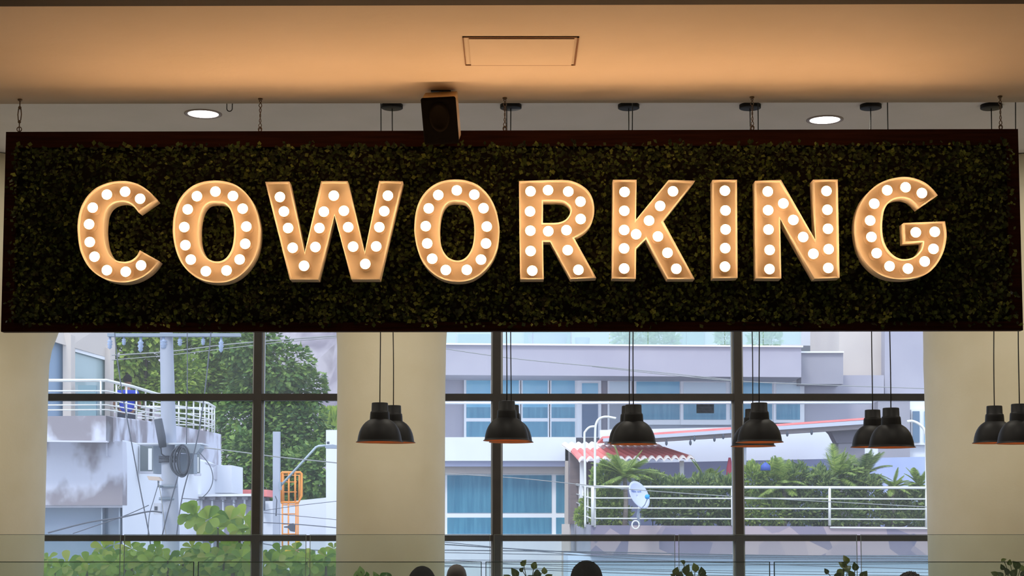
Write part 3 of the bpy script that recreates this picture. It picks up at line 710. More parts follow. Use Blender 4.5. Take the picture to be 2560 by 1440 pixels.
B().px([(265,1100,27.9),(543,1162,36.0),(543,1200,36.0),(500,1190,35),(306,1150,28.2),(265,1140,27.9)], Y0, .2).build('upper_side_wall', M_conc2, house)
# upper storey
B().px([(30,790,28.2),(277,800,31),(277,896,31),(175,866,29.6),(40,826,28.2)], 0, .35).build('roof_fascia', M_beige, house)
for (a, yt, Y, w) in ((157, 850, 29.5, 20), (262, 888, 30.8, 13)):
    B().px([(a,yt-20,Y),(a+w,yt-14,Y),(a+w,1045,Y),(a,1045,Y)], Y, .3).build('pillar', M_beige, house)
B().px([(30,815,28.6),(157,848,29.6),(157,1046,29.6),(30,1046,28.6)], 0, .05).build('window_pane', M_blueg if False else mat('dim_blue_glass', (128, 152, 176), .15), house)
B().px([(177,868,29.8),(262,894,30.9),(262,1046,30.9),(177,1046,29.8)], 0, .05).build('window_pane', M_paleg, house)
B().px([(30,812,28.5),(157,847,29.5),(157,859,29.5),(30,824,28.5)], 0, .1).build('window_head', M_wht2, house)
B().px([(177,866,29.7),(262,891,30.8),(262,900,30.8),(177,876,29.7)], 0, .1).build('window_head', M_wht2, house)
B().px([(195,963),(240,963),(240,1040),(195,1040)], 29.6, .1).build('inner_door', mat('teal_door', (120, 150, 158), .4), house)
# shop front
B().px([(40,1268),(253,1268),(253,2200),(40,2200)], Y0+.3, .1).build('shop_glass', M_shopg, house)
B().px([(256,1268),(297,1270),(297,2200),(256,2200)], Y0+.3, .1).build('shop_glass', M_shopg, house)
B().px([(40,1262),(306,1262),(306,1269),(40,1269)], Y0+.05, 1).build('shop_header', M_conc2, house)
for a in (253, 297): B().px([(a,1268),(a+3,1268),(a+3,2200),(a,2200)], Y0+.1, .3).build('shop_frame', M_box, house)
# side windows
for (a, c, t, bt, Y) in ((350, 381, 1113, 1181, 29.1), (486, 498, 1135, 1186, 33.4)):
    f = B(); f.px([(a,t),(c,t),(c,bt),(a,bt)], Y, .1); wf = f.build('side_window', mat('window_grey_green', (112, 122, 124), .4), house)
    B().px([(a+(c-a)*.66,t+8),(c-2,t+8),(c-2,bt-6),(a+(c-a)*.66,bt-6)], Y-.03, .03).build('reveal', M_wht2, wf)
    B().px([(a-2,bt-3),(c+2,bt-3),(c+2,bt+3),(a-2,bt+3)], Y-.12, .15).build('sill', M_conc2, wf)
# balcony railing
rl = [(30,951,27.5),(265,951,27.5),(330,966,29.6),(393,985,32.2),(470,997,34.6),(520,1008,35.9),(537,1018,36.3)]
bl = [(30,1040,27.5),(265,1038,27.5),(330,1047,29.6),(393,1055,32.2),(470,1068,34.6),(520,1078,35.9),(537,1082,36.3)]
B().tube([at(*p) for p in rl], .028).build('handrail', M_rail, house)
for f, r in ((.30, .014), (.55, .014), (.70, .012), (.84, .012)):
    B().tube([at(*p).lerp(at(*q), f) for p, q in zip(rl, bl)], r, 6).build('rail', M_rail, house)
def interp(l, x):
    for a, c in zip(l, l[1:]):
        if a[0] <= x <= c[0]: f = (x-a[0])/(c[0]-a[0]); return at(a[0]+(c[0]-a[0])*f, a[1]+(c[1]-a[1])*f, a[2]+(c[2]-a[2])*f)
for x in (115, 252, 291, 316, 341, 364, 384, 412, 447, 466, 484, 500, 512, 522, 530, 536):
    B().tube([interp(rl, x), interp(bl, x)], .018, 6).build('rail_post', M_rail, house)
for y in (1018, 1032, 1046, 1060):
    B().tube([at(266,y-2,33.5), at(400,y,35.5), at(532,y+4,36.6)], .015 if y > 1020 else .03, 6).build('rail', M_rail, house)

# person sitting at the balcony
rt = at(319, 952, 29.3)
person('person', 319, 936, 30.7, 'person in a blue shirt on the concrete house balcony', skm, mat('shirt_blue', (44, 66, 176), .9), hb_, 'cap', .2, 1.0, floor=rt.z-1.32)

# ---------------------------------------------------------------- utility pole
YP = 22.0
pole = thing('utility_pole', (at(420,1310,YP).x, YP, GZ), 'tall concrete utility pole carrying cables in front of the concrete house', 'utility pole')
zt_ = at(416, 640, YP).z
B().tube([(at(428,1330,YP).x, YP, GZ), at(427,1330,YP), at(416,835,YP), at(413,640,YP)], [.16, .118, .088, .075], 20).build('shaft', M_pole, pole)
B().px([(268,833),(600,833),(600,841),(268,841)], YP-.12, .1).build('crossarm', M_box, pole)
for x, w, h_ in ((275, 14, 34), (310, 12, 24), (352, 16, 42), (410, 20, 34), (450, 14, 26), (508, 12, 24), (553, 14, 42)):
    c = at(x, 840, YP-.07); k = YP/F; w *= k/2; H_ = h_*k
    B().lathe([(.0005, 0), (w*.4, 0), (w*.5, -H_*.3), (w, -H_*.4), (w*.6, -H_*.5), (w, -H_*.62), (w*.6, -H_*.72), (w*.8, -H_*.85), (.001, -H_)], c, 14).build('insulator', mat('insulator_glass', (160, 178, 208), .25), pole)
b = B()
b.px([(437,1110),(500,1110),(500,1120),(490,1134),(437,1130)], YP-.3, .3)
b.px([(383,1112),(402,1112),(402,1184),(383,1184)], YP+.2, .25); b.px([(441,1134),(484,1134),(484,1184),(441,1184)], YP+.2, .25)
b.build('equipment_box', M_box, pole)
B().px([(342,1107),(505,1107),(505,1111),(342,1111)], YP-.25, .5).build('shelf_bracket', mat('pale_bracket', (216, 222, 232), .5), pole)
B().tube([at(395,1048,YP-.3), at(404,1094,YP-.3), at(407,1118,YP-.3)], [.055, .058, .05], 14).build('splice_closure', M_dark, pole)
B().tube([at(402,1118,YP-.3), at(404,1135,YP-.25), at(414,1142,YP-.2), at(432,1140,YP-.2)], .01, 6).build('closure_cable', M_dark, pole)
for q, (rx, ry, dx) in enumerate(((22, 38, 0), (18, 36, 3), (14, 34, 6), (24, 34, -2), (20, 40, 4), (11, 33, 8))):
    B().tube([at(451+dx+rx*math.sin(t), 1152-ry*math.cos(t)*(1-.0*q), YP-.3-.02*q) for t in [i*math.pi/14 for i in range(29)]], .011, 6).build('cable_coil', M_dark, pole)
for y in (1144, 1153, 1216, 1247):
    c = at(421, y, YP); B().lathe([(.125, -.02), (.13, -.02), (.13, .02), (.125, .02)], c, 20).build('steel_band', M_dark if y < 1200 else M_box, pole)
fl = B().px([(367,1190),(396,1192),(404,1202),(372,1200)], YP-.35, .12)
fl.build('flood_lamp', mat('lamp_beige', (206, 188, 176), .6), pole)
B().tube([at(396,1198,YP-.3), at(396,1216,YP-.25), at(410,1216,YP-.05)], .014, 6).build('lamp_arm', M_box, pole)
B().px([(384,1258),(402,1258),(402,1286),(384,1286)], YP-.35, .15).build('junction_box', mat('pale_box', (196, 200, 212), .6), pole)
B().px([(386,1266),(393,1266),(393,1275),(386,1275)], YP-.36, .01).build('box_cover', M_dark, pole)

# ---------------------------------------------------------------- cables
def cable(pts, Y, r, m, label, ends=0):
    p = catmull([tuple(at(x, y, Y)) for x, y in pts], False, 6) if len(pts) > 2 else [at(x, y, Y) for x, y in pts]
    o = B().tube(p, r*.75, 6).build('overhead_cable', m); return tag(o, label, 'cable', 'cables around the poles')
cable([(284,700),(287,835),(302,960),(322,1070),(350,1220),(374,1345),(378,1400)], 21.6, .012, M_cable, 'black cable sweeping down from the crossarm across the balcony')
cable([(466,700),(468,835),(468,970),(466,1110)], 21.55, .009, M_cable, 'thin cable hanging straight down to the left of the cable coil top')
cable([(534,700),(527,835),(508,1010),(488,1120),(456,1240),(440,1350)], 21.5, .012, M_cable, 'black cable slanting down past the right side of the cable coil')
cable([(445,1190),(420,1280),(404,1345)], 21.5, .013, M_cable, 'dark cable running down left from the bottom of the coil')
cable([(120,1332),(220,1306),(300,1294),(370,1279),(405,1281)], 21.4, .014, M_cable, 'thick dark cable crossing the shop front of the concrete house')
cable([(182,1334),(240,1314),(310,1290),(372,1263)], 21.6, .008, M_cable, 'thin cable above the thick one at the shop front')
cable([(396,1210),(384,1250),(373,1290),(370,1345)], 21.5, .008, M_cable, 'thin cable dropping from the flood lamp on its left')
cable([(397,1208),(404,1250),(410,1300),(416,1345)], 21.5, .008, M_cablel, 'pale thin cable dropping from the flood lamp over the pole')
cable([(486,1116),(600,1130),(700,1143),(850,1158),(950,1170)], 25, .012, M_cablel, 'pale cable from the utility pole to the lamp post, across the trees')
cable([(498,1130),(525,1165),(532,1200),(520,1230),(492,1252),(455,1264)], 21.7, .009, M_cable, 'drooping loop of cable right of the pole')
cable([(280,888),(420,879),(560,862),(700,850),(860,838)], 23, .012, M_cablel, 'pale cable high across the light green tree')
cable([(280,900),(420,888),(560,872),(700,856),(860,842)], 23.3, .008, M_cablel, 'thinner pale cable just below the high one')
cable([(455,1246),(560,1254),(640,1268)], 22, .007, M_cable, 'thin wire over the low white wall right of the pole')
# wires at the lower edge
for i, (a, c, d, w) in enumerate(((1278,1264,1250,0),(1281,1290,1302,0),(1306,1311,1322,1),(1358,1372,1380,1),(1385,1396,1412,1),(1345,1342,1338,0),(1402,1410,1404,0),(1422,1418,1426,0))):
    cable([(650,a),(745,c),(870,d)], 27+i*.3, .011 if w else .007, M_cable, ['wire rising over the white wall behind the orange ladder','wire falling across the white wall under the cage','thick wire at the dark clamp before the ladder','sagging wire just under the left transom','thick wire under the yellow ring','thin wire hugging the left transom','thin lowest-but-one wire left of the middle column','lowest wire left of the middle column'][i])
LB = ['wire slanting down over the lower white wall, starting at the middle column','nearly level wire below the right transom at the middle column','wire crossing under the terrace from left mullion to right mullion','thick wire below the flagstones','thin wire below the thick one under the terrace','level wire low over the blue-white wall','falling wire behind the centre head','wire slanting down to the curly head','lowest wire before the blue-white wall']
for i, (a, c, d, r) in enumerate(((1352,1392,1424,.008),(1375,1380,1392,.012),(1381,1389,1402,.008),(1359,1384,1398,.013),(1400,1402,1404,.008),(1408,1412,1408,.010),(1416,1424,1440,.009),(1398,1420,1432,.007),(1412,1431,1446,.010))):
    cable([(1080,a),(1500,c),(1900,(c+d)/2+2),(2360,d)], 26+i*.35, r, M_cable, LB[i])
for i, (p, lab) in enumerate((([(1100,870),(1300,898),(1600,926),(1860,953)], 'pale wire slanting across the grey parapet of the apartment building'), ([(1480,916),(1700,940),(1900,956),(2330,972)], 'second pale wire reaching the right column'), ([(1080,1182),(1300,1196),(1560,1222),(1850,1242),(2330,1268)], 'pale wire crossing the blue lower windows and the terrace rail'))):
    cable(p, 30+i, .011, M_cablel, lab)

# ---------------------------------------------------------------- low white walls, second pole, cage
lw = thing('garden_wall', (at(560,1300,34).x, 34, GZ), 'low white building with grey coping blocks right of the utility pole', 'wall')
B().px([(455,1163),(579,1163),(579,1232),(455,1232)], 36, 1.5).build('white_wall', M_wht, lw)
B().px([(455,1235),(640,1235),(640,1900),(455,1900)], 34.5, .5).build('lower_wall', M_grey, lw)
B().px([(455,1236),(650,1234),(650,1240),(455,1242)], 34.2, .5).build('coping', M_wht2, lw)
for i in range(7):
    x = 470+i*27; B().px([(x,1242),(x+14,1242),(x+14,1249),(x,1249)], 34.3, .15).build('coping_block', M_grey2, lw)
    B().px([(x+4,1249),(x+8,1249),(x+8,1400),(x+4,1400)], 34.4, .1).build('pilaster', M_wht, lw)
sh_ = thing('shed', (at(620,1300,38).x, 38, GZ), 'dark shed with a flat red roof beside the left mullion', 'shed')
B().px([(578,1224),(667,1224),(667,1241),(578,1241)], 38, 2).build('roof', M_red, sh_)
B().px([(580,1241),(650,1241),(650,1700),(580,1700)], 38.3, 1.5).build('shed_wall', mat('shed_grey', (120, 118, 128), .9, c2=(90, 90, 96), scale=3), sh_)
tw = thing('white_tower', (at(800,1300,36).x, 36, GZ), 'white walls and square white tower beside the middle column', 'building')
B().px([(815,1075),(900,1075),(900,1900),(815,1900)], 36, 3).build('tower_wall', M_wht, tw)
B().px([(648,1253),(700,1252),(700,1900),(648,1900)], 37, 2).build('low_wall', M_wht, tw)
B().px([(700,1256),(815,1244),(815,1900),(700,1900)], 37, 2).build('low_wall', M_wht, tw)
B().px([(650,1245),(660,1245),(660,1276),(650,1276)], 36.7, .2).build('wall_box', M_dark, tw)
lp = thing('lamp_post', (at(690,1310,29).x, 29, GZ), 'slim grey post with an angled street lamp arm, right of the left mullion', 'lamp post')
B().px([(682,1079),(699,1079),(697,2100),(681,2100)], 29, .12).build('post', M_pole, lp)
B().tube([at(700,1216,28.9), at(790,1118,28.9), at(797,1115,28.9), at(815,1114,28.9)], .022, 8).build('arm', mat('arm_grey', (176, 190, 196), .5), lp)
B().px([(813,1113),(832,1111),(860,1117),(860,1121),(813,1120)], 28.8, .2).build('lamp_head', M_box, lp)
B().px([(696,1205),(702,1205),(702,1225),(696,1225)], 28.85, .15).build('arm_clamp', M_box, lp)
B().px([(817,1104),(823,1104),(823,1110),(817,1110)], 28.85, .05).build('photocell', M_dark, lp)
B().tube([at(688,1240,28.9), at(692,1250,28.88), at(690,1290,28.9)], .01, 6).build('hanging_lead', M_dark, lp)
cg = thing('ladder_cage', (at(725,1310,33).x, 33, GZ), 'orange safety cage and ladder standing before the white wall', 'ladder')
k = 33/F
def ot(pts, r=.02, nm='bar', m=M_orange): B().tube([at(x, y, Y) for x, y, Y in pts], r, 8).build(nm, m, cg)
ot([(702,1256,33),(702,1184,33),(705,1181,33),(751,1181,33),(754,1184,33),(754,1240,33),(746,1256,33),(702,1256,33)], .026, 'cage_hoop')
ot([(709,1258,33.6),(709,1188,33.6),(748,1188,33.6),(748,1250,33.6)], .02, 'cage_hoop')
for x in (722, 738, 707): ot([(x,1182,33),(x,1256,33)], .02)
for x in (706, 721, 740, 745): ot([(x,1256,33),(x,1395,33)], .016, 'ladder_rail')
for y in (1205, 1230, 1262, 1285, 1310, 1335): ot([(706,y,33.2),(742,y,33.2)], .012, 'rung')
ot([(746,1349,32.8),(742,1362,32.8),(728,1373,32.8),(706,1378,32.8)], .045, 'base_hoop', M_yel)
ck = B().px([(722,1312),(732,1308),(737,1312),(736,1330),(726,1328),(720,1320),(710,1319),(710,1316),(720,1315)], 26.6, .08)
tag(ck.build('cable_clamp', M_dark), 'dark cable clamp hanging on the wires before the orange ladder', 'clamp')

# ---------------------------------------------------------------- almond tree, near
M_al = leafmat('almond_leaf', [(92, 132, 44), (140, 176, 56), (178, 202, 78), (112, 152, 50), (192, 196, 92), (152, 186, 60)], .5, .45)
al = thing('almond_tree', (at(540,1500,19).x, 19, GZ), 'broad-leaved bright green tree at the lower left outside the window', 'tree')
lf = B(); st = B(); rr = random.Random(11)
basea = Vector((at(560,1500,19).x, 19.2, GZ))
def rosette(px, py, Lp, n=8, Y=19.0, up=.5):
    c = at(px, py, Y+rr.uniform(-.4, .4)); L = Lp*Y/F*1.05
    for i in range(n):
        a = 2*math.pi*i/n+rr.uniform(-.3, .3); e = rr.uniform(-.15, up+.3)
        t = (Vector((1, 0, 0))*math.cos(a)+Vector((0, .55, .83))*math.sin(a)+Vector((0, -.8, .55))*e).normalized(); nn = Vector((rr.uniform(-.35, .35), -.8, .55+rr.uniform(-.3, .3)))
        n2 = (nn-t*nn.dot(t)).normalized(); s = t.cross(n2); l = L*rr.uniform(.7, 1.1); w = l*.55
        pr = [(.05, .03), (.3, .22), (.6, .44), (.82, .46), (.95, .28), (1, .02)]
        vs = []
        for f, ww in pr:
            m_ = c+t*l*f-Vector((0, 0, 1))*l*.18*f*f; vs += [m_-s*w*ww+n2*w*ww*.2, m_, m_+s*w*ww+n2*w*ww*.2]
        lf.add(vs, [(q*3+a_, q*3+a_+1, q*3+a_+4, q*3+a_+3) for q in range(5) for a_ in (0, 1)], 0, True)
    return c
heads = [(490,1290,48,9),(520,1300,44,9),(575,1300,44,9),(610,1295,42,8),(545,1320,40,8),(625,1320,36,7),(470,1285,34,6),(600,1325,40,7)]
for x in range(90, 880, 22):
    top = 1412 if x < 240 else (1395 if x < 470 else 1385)
    if x > 640: top = 1400
    for q in range(5): heads.append((x+rr.uniform(-12, 12), top+q*20+rr.uniform(-8, 10), rr.uniform(26, 40), 7))
heads += [(260,1372,36,7),(285,1362,30,6),(330,1372,30,6),(345,1380,34,6),(395,1378,30,7),(480,1370,28,7),(505,1385,30,7),(580,1368,44,8),(610,1380,40,8),(560,1385,36,8),(740,1376,30,7),(700,1385,34,7),(835,1372,26,6),(830,1392,26,6),(120,1398,28,6),(640,1350,30,5)]
for (x, y, L_, n_) in heads:
    c = rosette(x, y, L_, n_)
    if rr.random() < .14:
        m_ = basea.lerp(c, .5)+Vector((rr.uniform(-.2, .2), 0, -.5)); st.tube([basea+Vector((0, 0, 3.2)), m_+Vector((0, 0, .6)), c+Vector((0, 0, -.25)), c], [.05, .03, .015, .012], 6)
st.tube([basea, basea+Vector((0, 0, 3.3))], [.14, .07], 12)
st.tube([at(628,1480,19), at(612,1420,19), at(600,1375,19), at(596,1300,19)], [.03, .025, .018, .01], 8)
st.build('branches', mat('twig', (88, 80, 62), .8), al); lf.build('leaves', M_al, al)

# ---------------------------------------------------------------- apartment building
apt = thing('apartment_building', (at(1700,1310,52).x, 52, GZ), 'grey and white apartment building with blue windows filling the right window', 'building')
B().px([(1040,938),(2210,938),(2210,1095),(1040,1095)], 50, 6).build('upper_wall', M_grey, apt)
B().px([(1040,861),(2003,868),(2003,943),(1040,937)], 48.2, 3).build('projecting_parapet', M_grey, apt)
B().px([(1040,857),(2008,864),(2008,868),(1040,861)], 48.1, 3).build('parapet_coping', M_wht2, apt)
B().px([(2003,881),(2108,881),(2108,960),(2003,960)], 49, 2.5).build('corner_block', M_grey2, apt)
B().px([(2003,878),(2110,878),(2110,882),(2003,882)], 48.9, 2.5).build('block_coping', M_wht2, apt)
B().px([(2098,700),(2212,700),(2212,1240),(2098,1240)], 51, 5).build('beige_tower', M_beige, apt)
B().px([(2212,700),(2440,700),(2440,1003),(2212,1003)], 50.5, 5).build('grey_tower', M_grey, apt)
B().px([(2195,1003),(2275,1003),(2275,1400),(2195,1400)], 49.5, 3).build('stair_wall', M_grey2, apt)
B().px([(2265,1003),(2440,1003),(2440,1400),(2265,1400)], 50, 3).build('white_end_wall', M_wht, apt)
w_ = B().px([(2278,1024),(2330,1024),(2330,1112),(2278,1112)], 49.8, .15).build('window_frame', M_wht2, apt)
B().px([(2282,1028),(2299,1028),(2299,1106),(2282,1106)], 49.75, .03).build('pane', mat('slate_pane', (92, 122, 148), .15), w_); B().px([(2311,1028),(2330,1028),(2330,1106),(2311,1106)], 49.75, .03).build('pane', M_blueg2, w_)
def window(frame, panes, Y, m=M_blueg):
    a, t, c, d = frame; f = B().px([(a,t),(c,t),(c,d),(a,d)], Y, .12).build('window_frame', M_wht2, apt)
    for q in panes:
        x0, y0, x1, y1 = q[:4]; mm = q[4] if len(q) > 4 else m
        B().px([(x0,y0),(x1,y0),(x1,y1),(x0,y1)], Y-.02, .03).build('pane', mm, f)
M_wg = mat('white_painted_reflection', (206, 222, 230), .15); M_dg = mat('dark_door_glass', (92, 112, 138), .15); M_gg = mat('grey_spandrel', (152, 158, 168), .4)  # the white panes have a reflection put into their colour
for (x0, x1) in ((1166, 1226), (1252, 1297), (1307, 1369), (1379, 1437)):
    window((x0-6, 946, x1+6, 1094), [(x0, 951, x1, 985, M_blueg2), (x0, 987, x1, 1018, M_blueg2), (x0, 1018, x1, 1045), (x0, 1054, x1, 1092)], 49.85)
window((1443, 948, 1503, 1094), [(1455, 958, 1495, 1000, M_blueg2), (1455, 1000, 1495, 1092, M_dg)], 49.8)
window((1519, 949, 1579, 1075), [(1524, 954, 1574, 985, M_wg), (1524, 1000, 1574, 1072, M_gg)], 49.85)
window((1585, 949, 1704, 1062), [(1591, 954, 1699, 984, M_blueg2), (1591, 1000, 1699, 1049)], 49.85)
window((1702, 949, 1822, 1062), [(1709, 956, 1815, 984, M_wg), (1709, 1000, 1815, 1049), (1741, 1010, 1785, 1033, M_wg)], 49.8)
window((1818, 949, 1934, 1062), [(1826, 956, 1850, 1049), (1858, 956, 1930, 984, M_blueg2), (1858, 1004, 1930, 1049)], 49.85)
window((1934, 949, 2011, 1057), [(1941, 956, 2000, 984, M_wg), (1941, 1004, 2000, 1049)], 49.8)
B().px([(1591,1059),(2011,1059),(2011,1110),(1591,1110)], 49.9, .1).build('spandrel', M_gg, apt)
B().tube([at(1040,1007,47), at(2180,1007,47)], .04, 8).build('white_strip', M_wht2, apt)  # thin level white tube across the upper windows
B().px([(1040,1093),(1440,1093),(1440,1152),(1040,1152)], 46, 4).build('white_band', M_wht, apt)
B().px([(1040,1152),(1440,1152),(1440,1166),(1040,1166)], 46.3, 3).build('band_soffit', mat('lilac_render', (206, 210, 236), .9), apt)
B().px([(1040,1166),(1418,1166),(1418,1184),(1040,1184)], 46.6, 3).build('lintel', M_beige, apt)
B().px([(1413,1120),(1428,1120),(1428,2050),(1413,2050)], 46, 4).build('corner_pilaster', M_beige, apt)
B().px([(1425,1118),(1450,1150),(1450,1310),(1425,1310)], 44.6, 3).build('stone_side_wall', M_brown, apt)
B().px([(1040,1184),(1418,1184),(1418,1345),(1040,1345)], 46.9, 3).build('lower_wall', M_beige, apt)
window((1113, 1184, 1234, 1338), [(1118, 1188, 1230, 1282), (1118, 1294, 1230, 1335)], 46.7)
window((1246, 1184, 1384, 1338), [(1253, 1188, 1379, 1282), (1253, 1294, 1379, 1335)], 46.7)
window((1384, 1184, 1416, 1338), [(1390, 1188, 1413, 1282), (1390, 1294, 1413, 1335)], 46.7)
B().px([(1040,1339),(1418,1339),(1418,2000),(1040,2000)], 46.4, 3).build('base_wall', M_wht, apt)
# rooftop terrace with glass
rb_ = B().px([(1040,740),(2100,740),(2100,864),(1040,864)], 58, 3); ot_ = thing('rooftop_house', (at(1500,1310,60).x, 59, GZ), 'pale rooftop storey behind the glass balustrade at the top of the view', 'building')
rb_.build('pale_wall', mat('cream_render', (214, 216, 220), .9), ot_)
for x0, x1, t in ((1145, 1225, 835), (1310, 1425, 815), (1560, 1620, 820), (1700, 1760, 820)):
    B().px([(x0,t),(x1,t),(x1,866),(x0,866)], 57.9, .15).build('opening_sheet', M_paleg, ot_)  # openings drawn as thin sheets, darker than the wall
B().px([(2000,600),(2100,600),(2100,1000),(2000,1000)], 60, .3).build('side_glazing', mat('mint_glass', (190, 212, 210), .3), ot_)
gb = thing('glass_balustrade', (at(1600,860,48.4).x, 48.4, at(1600,861,48.4).z), 'greenish glass balustrade on top of the grey parapet', 'balustrade')
for x0 in range(1045, 2000, 96):
    o = B().px([(x0,800),(x0+94,800),(x0+94,861),(x0,861)], 48.4, .03).build('glass_panel', glassmat('balustrade_glass', (.86, .94, .92), .25, .06, (.85, .95, .93)) if 'balg' not in MATS else MATS['balg'], gb); MATS['balg'] = o.data.materials[0]
def bush(label, blobs, Y, n, L, mt, seed, base, name='shrub', cat='shrub', group='plants on the terrace'):
    rr = random.Random(seed); root = thing(name, base, label, cat, group); b = B(); st = B(); tot = sum(q[2]*q[3] for q in blobs)
    for (px, py, rx, ry) in blobs:
        c = at(px, py, Y+rr.uniform(-.15, .15)); k = Y/F; Rx, Rz = rx*k, ry*k; Ry = min(Rx, .6)
        st.tube([Vector((c.x+rr.uniform(-.05, .05), base[1], base[2])), c], .012, 5)
        for i in range(int(n*rx*ry/tot)):
            d = Vector((rr.gauss(0, 1), rr.gauss(0, 1)-.2, rr.gauss(0, 1))).normalized(); q = 1-abs(rr.gauss(0, .25))+.12*math.sin(d.x*8+px)
            p = c+Vector((d.x*Rx*q, d.y*Ry*q, d.z*Rz*q)); p.z = max(p.z, base[2]+.02)
            t = (d+Vector((rr.uniform(-.7, .7), rr.uniform(-.7, .7), rr.uniform(-.4, 1.0)))).normalized()
            nn = Vector((rr.uniform(-.6, .6), -.6, rr.uniform(.1, 1))); s = t.cross(nn); s = s.normalized() if s.length > .01 else Vector((1, 0, 0)); l = L*rr.uniform(.6, 1.5)
            b.add([p, p+t*l*.45+s*l*.2, p+t*l, p+t*l*.45-s*l*.2], [(0, 1, 2, 3)])
    st.build('stems', M_stem, root); b.build('foliage', mt, root); return root
zp = at(1600, 861, 50).z
for i, (x0, x1, t) in enumerate(((1318, 1420, 834), (1437, 1475, 841), (1530, 1545, 845), (1672, 1708, 836))):
    c = at((x0+x1)/2, 861, 50.5); hw = (x1-x0)/2/F*50.5; H_ = (861-t)/F*50.5+.25
    o = B().lathe([(hw*.8, -.3), (hw, H_-.3), (hw*.95, H_-.3), (hw*.7, -.1)], c, 20).build('rooftop_planter', mat('grey_planter', (168, 172, 188), .8)); tag(o, ['wide grey planter behind the glass balustrade','small square grey planter behind the glass balustrade','narrowest planter behind the glass balustrade','dark planter between the rooftop bushes'][i], 'planter', 'rooftop planters')
M_rt = leafmat('rooftop_leaf', [(130, 160, 120), (160, 184, 140), (180, 198, 150)], .7, .3)
bush('pale bush on the rooftop above the pendant over the dish', [(1560,842,26,22),(1600,838,30,26)], 50, 700, .16, M_rt, 21, at(1580,866,50), group='rooftop bushes')
bush('pale bush on the rooftop in the middle of the balustrade', [(1650,845,26,20),(1680,850,16,16)], 50, 500, .16, M_rt, 22, at(1655,866,50), group='rooftop bushes')
bush('pale bush on the rooftop left of the right mullion', [(1815,842,26,24)], 50, 450, .16, M_rt, 23, at(1815,866,50), group='rooftop bushes')
bush('pale bush on the rooftop right of the right mullion', [(1900,848,24,18),(1930,845,20,20)], 50, 450, .16, M_rt, 24, at(1915,866,50), group='rooftop bushes')

# ---------------------------------------------------------------- terrace
YT = 40.0
ter = thing('terrace', (at(1900,1310,42).x, 42, GZ), 'planted terrace with flagstone edge and white railing, right of centre', 'terrace')
B().px([(1477,1313),(2460,1318),(2460,1388),(1477,1388)], YT, 4.2).build('flagstone_edge', M_stone, ter)
B().px([(1428,1300,45.6),(1477,1313,YT),(1477,1388,YT),(1428,1388,45.6)], 0, .3).build('side_edge', M_grey2, ter)
B().px([(1420,1388),(2460,1388),(2460,2050),(1420,2050)], YT+.3, 3.6).build('blue_white_wall', mat('blue_white_render', (206, 222, 240), .9), ter)
B().px([(1405,1310),(1424,1310),(1424,2000),(1405,2000)], 44, .4).build('corner_column', M_beige, ter)
B().px([(1480,1160),(2400,1140),(2400,1330),(1480,1330)], 44.5, .2).build('back_wall', mat('blue_back_wall', (168, 184, 226), .9, c2=(184, 198, 232), scale=1), ter)
B().px([(1500,1075),(2195,1060),(2195,1168),(1500,1168)], 45.5, .3).build('white_back_wall', M_wht, ter)
rt_ = ((1217, .034), (1245, .018), (1270, .018), (1296, .018))
for y, r in rt_:
    B().tube([at(1478,y,YT-.05), at(2440,y+3,YT-.05)], r, 8).build('handrail' if r > .03 else 'rail', M_rail, ter)
    B().tube([at(1478,y,YT-.05), at(1440,y-6 if y < 1230 else y-8-(y-1230)*.15,44.8)], r, 8).build('handrail' if r > .03 else 'rail', M_rail, ter)
B().tube([at(2075,1319,YT-.05), at(2440,1322,YT-.05)], .02, 6).build('rail', M_rail, ter)
for x, w in ((1482, .045), (1597, .02), (1831, .035), (2074, .035), (2317, .04)):
    B().tube([at(x,1216,YT-.05), at(x,1314,YT-.05)], w, 8).build('rail_post', M_rail, ter)
for x, Y in ((1470, 41), (1458, 42.6), (1449, 43.8), (1441, 44.8)):
    B().tube([at(x,1213,Y), at(x,1308-(1482-x)*.25,Y)], .022, 8).build('rail_post', M_rail, ter)
# red tiled lean-to
lt = thing('tiled_roof', (at(1560,1310,43).x, 43, at(1560,1314,43).z), 'small corrugated red tile roof with white ridge, left of the satellite dish', 'roof')
def tilesheet(a, b_, c, d, n, amp, m, name):
    """a-b upper edge, d-c lower edge"""
    bb = B(); vs = []; N = n*8
    for row in (0, 1):
        for i in range(N+1):
            f = i/N; p = a.lerp(b_, f) if row == 0 else d.lerp(c, f); vs.append(p+Vector((0, 0, amp*abs(math.sin(math.pi*f*n)))))
    for v_ in list(vs): vs.append(v_-Vector((0, 0, .04)))
    M_ = N+1
    fs = [(i, i+1, M_+i+1, M_+i) for i in range(N)]+[(2*M_+i, 3*M_+i, 3*M_+i+1, 2*M_+i+1) for i in range(N)]+[(i, 2*M_+i, 2*M_+i+1, i+1) for i in range(N)]+[(M_+i, M_+i+1, 3*M_+i+1, 3*M_+i) for i in range(N)]
    return bb.add(vs, fs, 0, False).build(name, m, lt)
tilesheet(at(1404,1111,45.2), at(1640,1107,45.2), at(1668,1125,43.8), at(1427,1128,43.8), 14, .07, M_redw, 'glare_white_tiles')  # upper tiles painted white for the overexposed part of the roof
tilesheet(at(1427,1127,43.8), at(1668,1124,43.8), at(1736,1146,42.3), at(1448,1150,42.3), 15, .08, M_red, 'red_tiles')
tilesheet(at(1446,1149,42.32), at(1735,1145,42.32), at(1737,1149,42.1), at(1449,1153,42.1), 15, .09, M_redw, 'edge_tiles')
for x in (1450, 1700): B().px([(x,1152),(x+10,1152),(x+10,1315),(x,1315)], 42.6, .15).build('post', M_wht2, lt)
B().px([(1466,1153),(1490,1153),(1490,1300),(1466,1300)], 44, .1).build('dark_doorway', mat('dark_opening', (96, 88, 96), .9), lt)
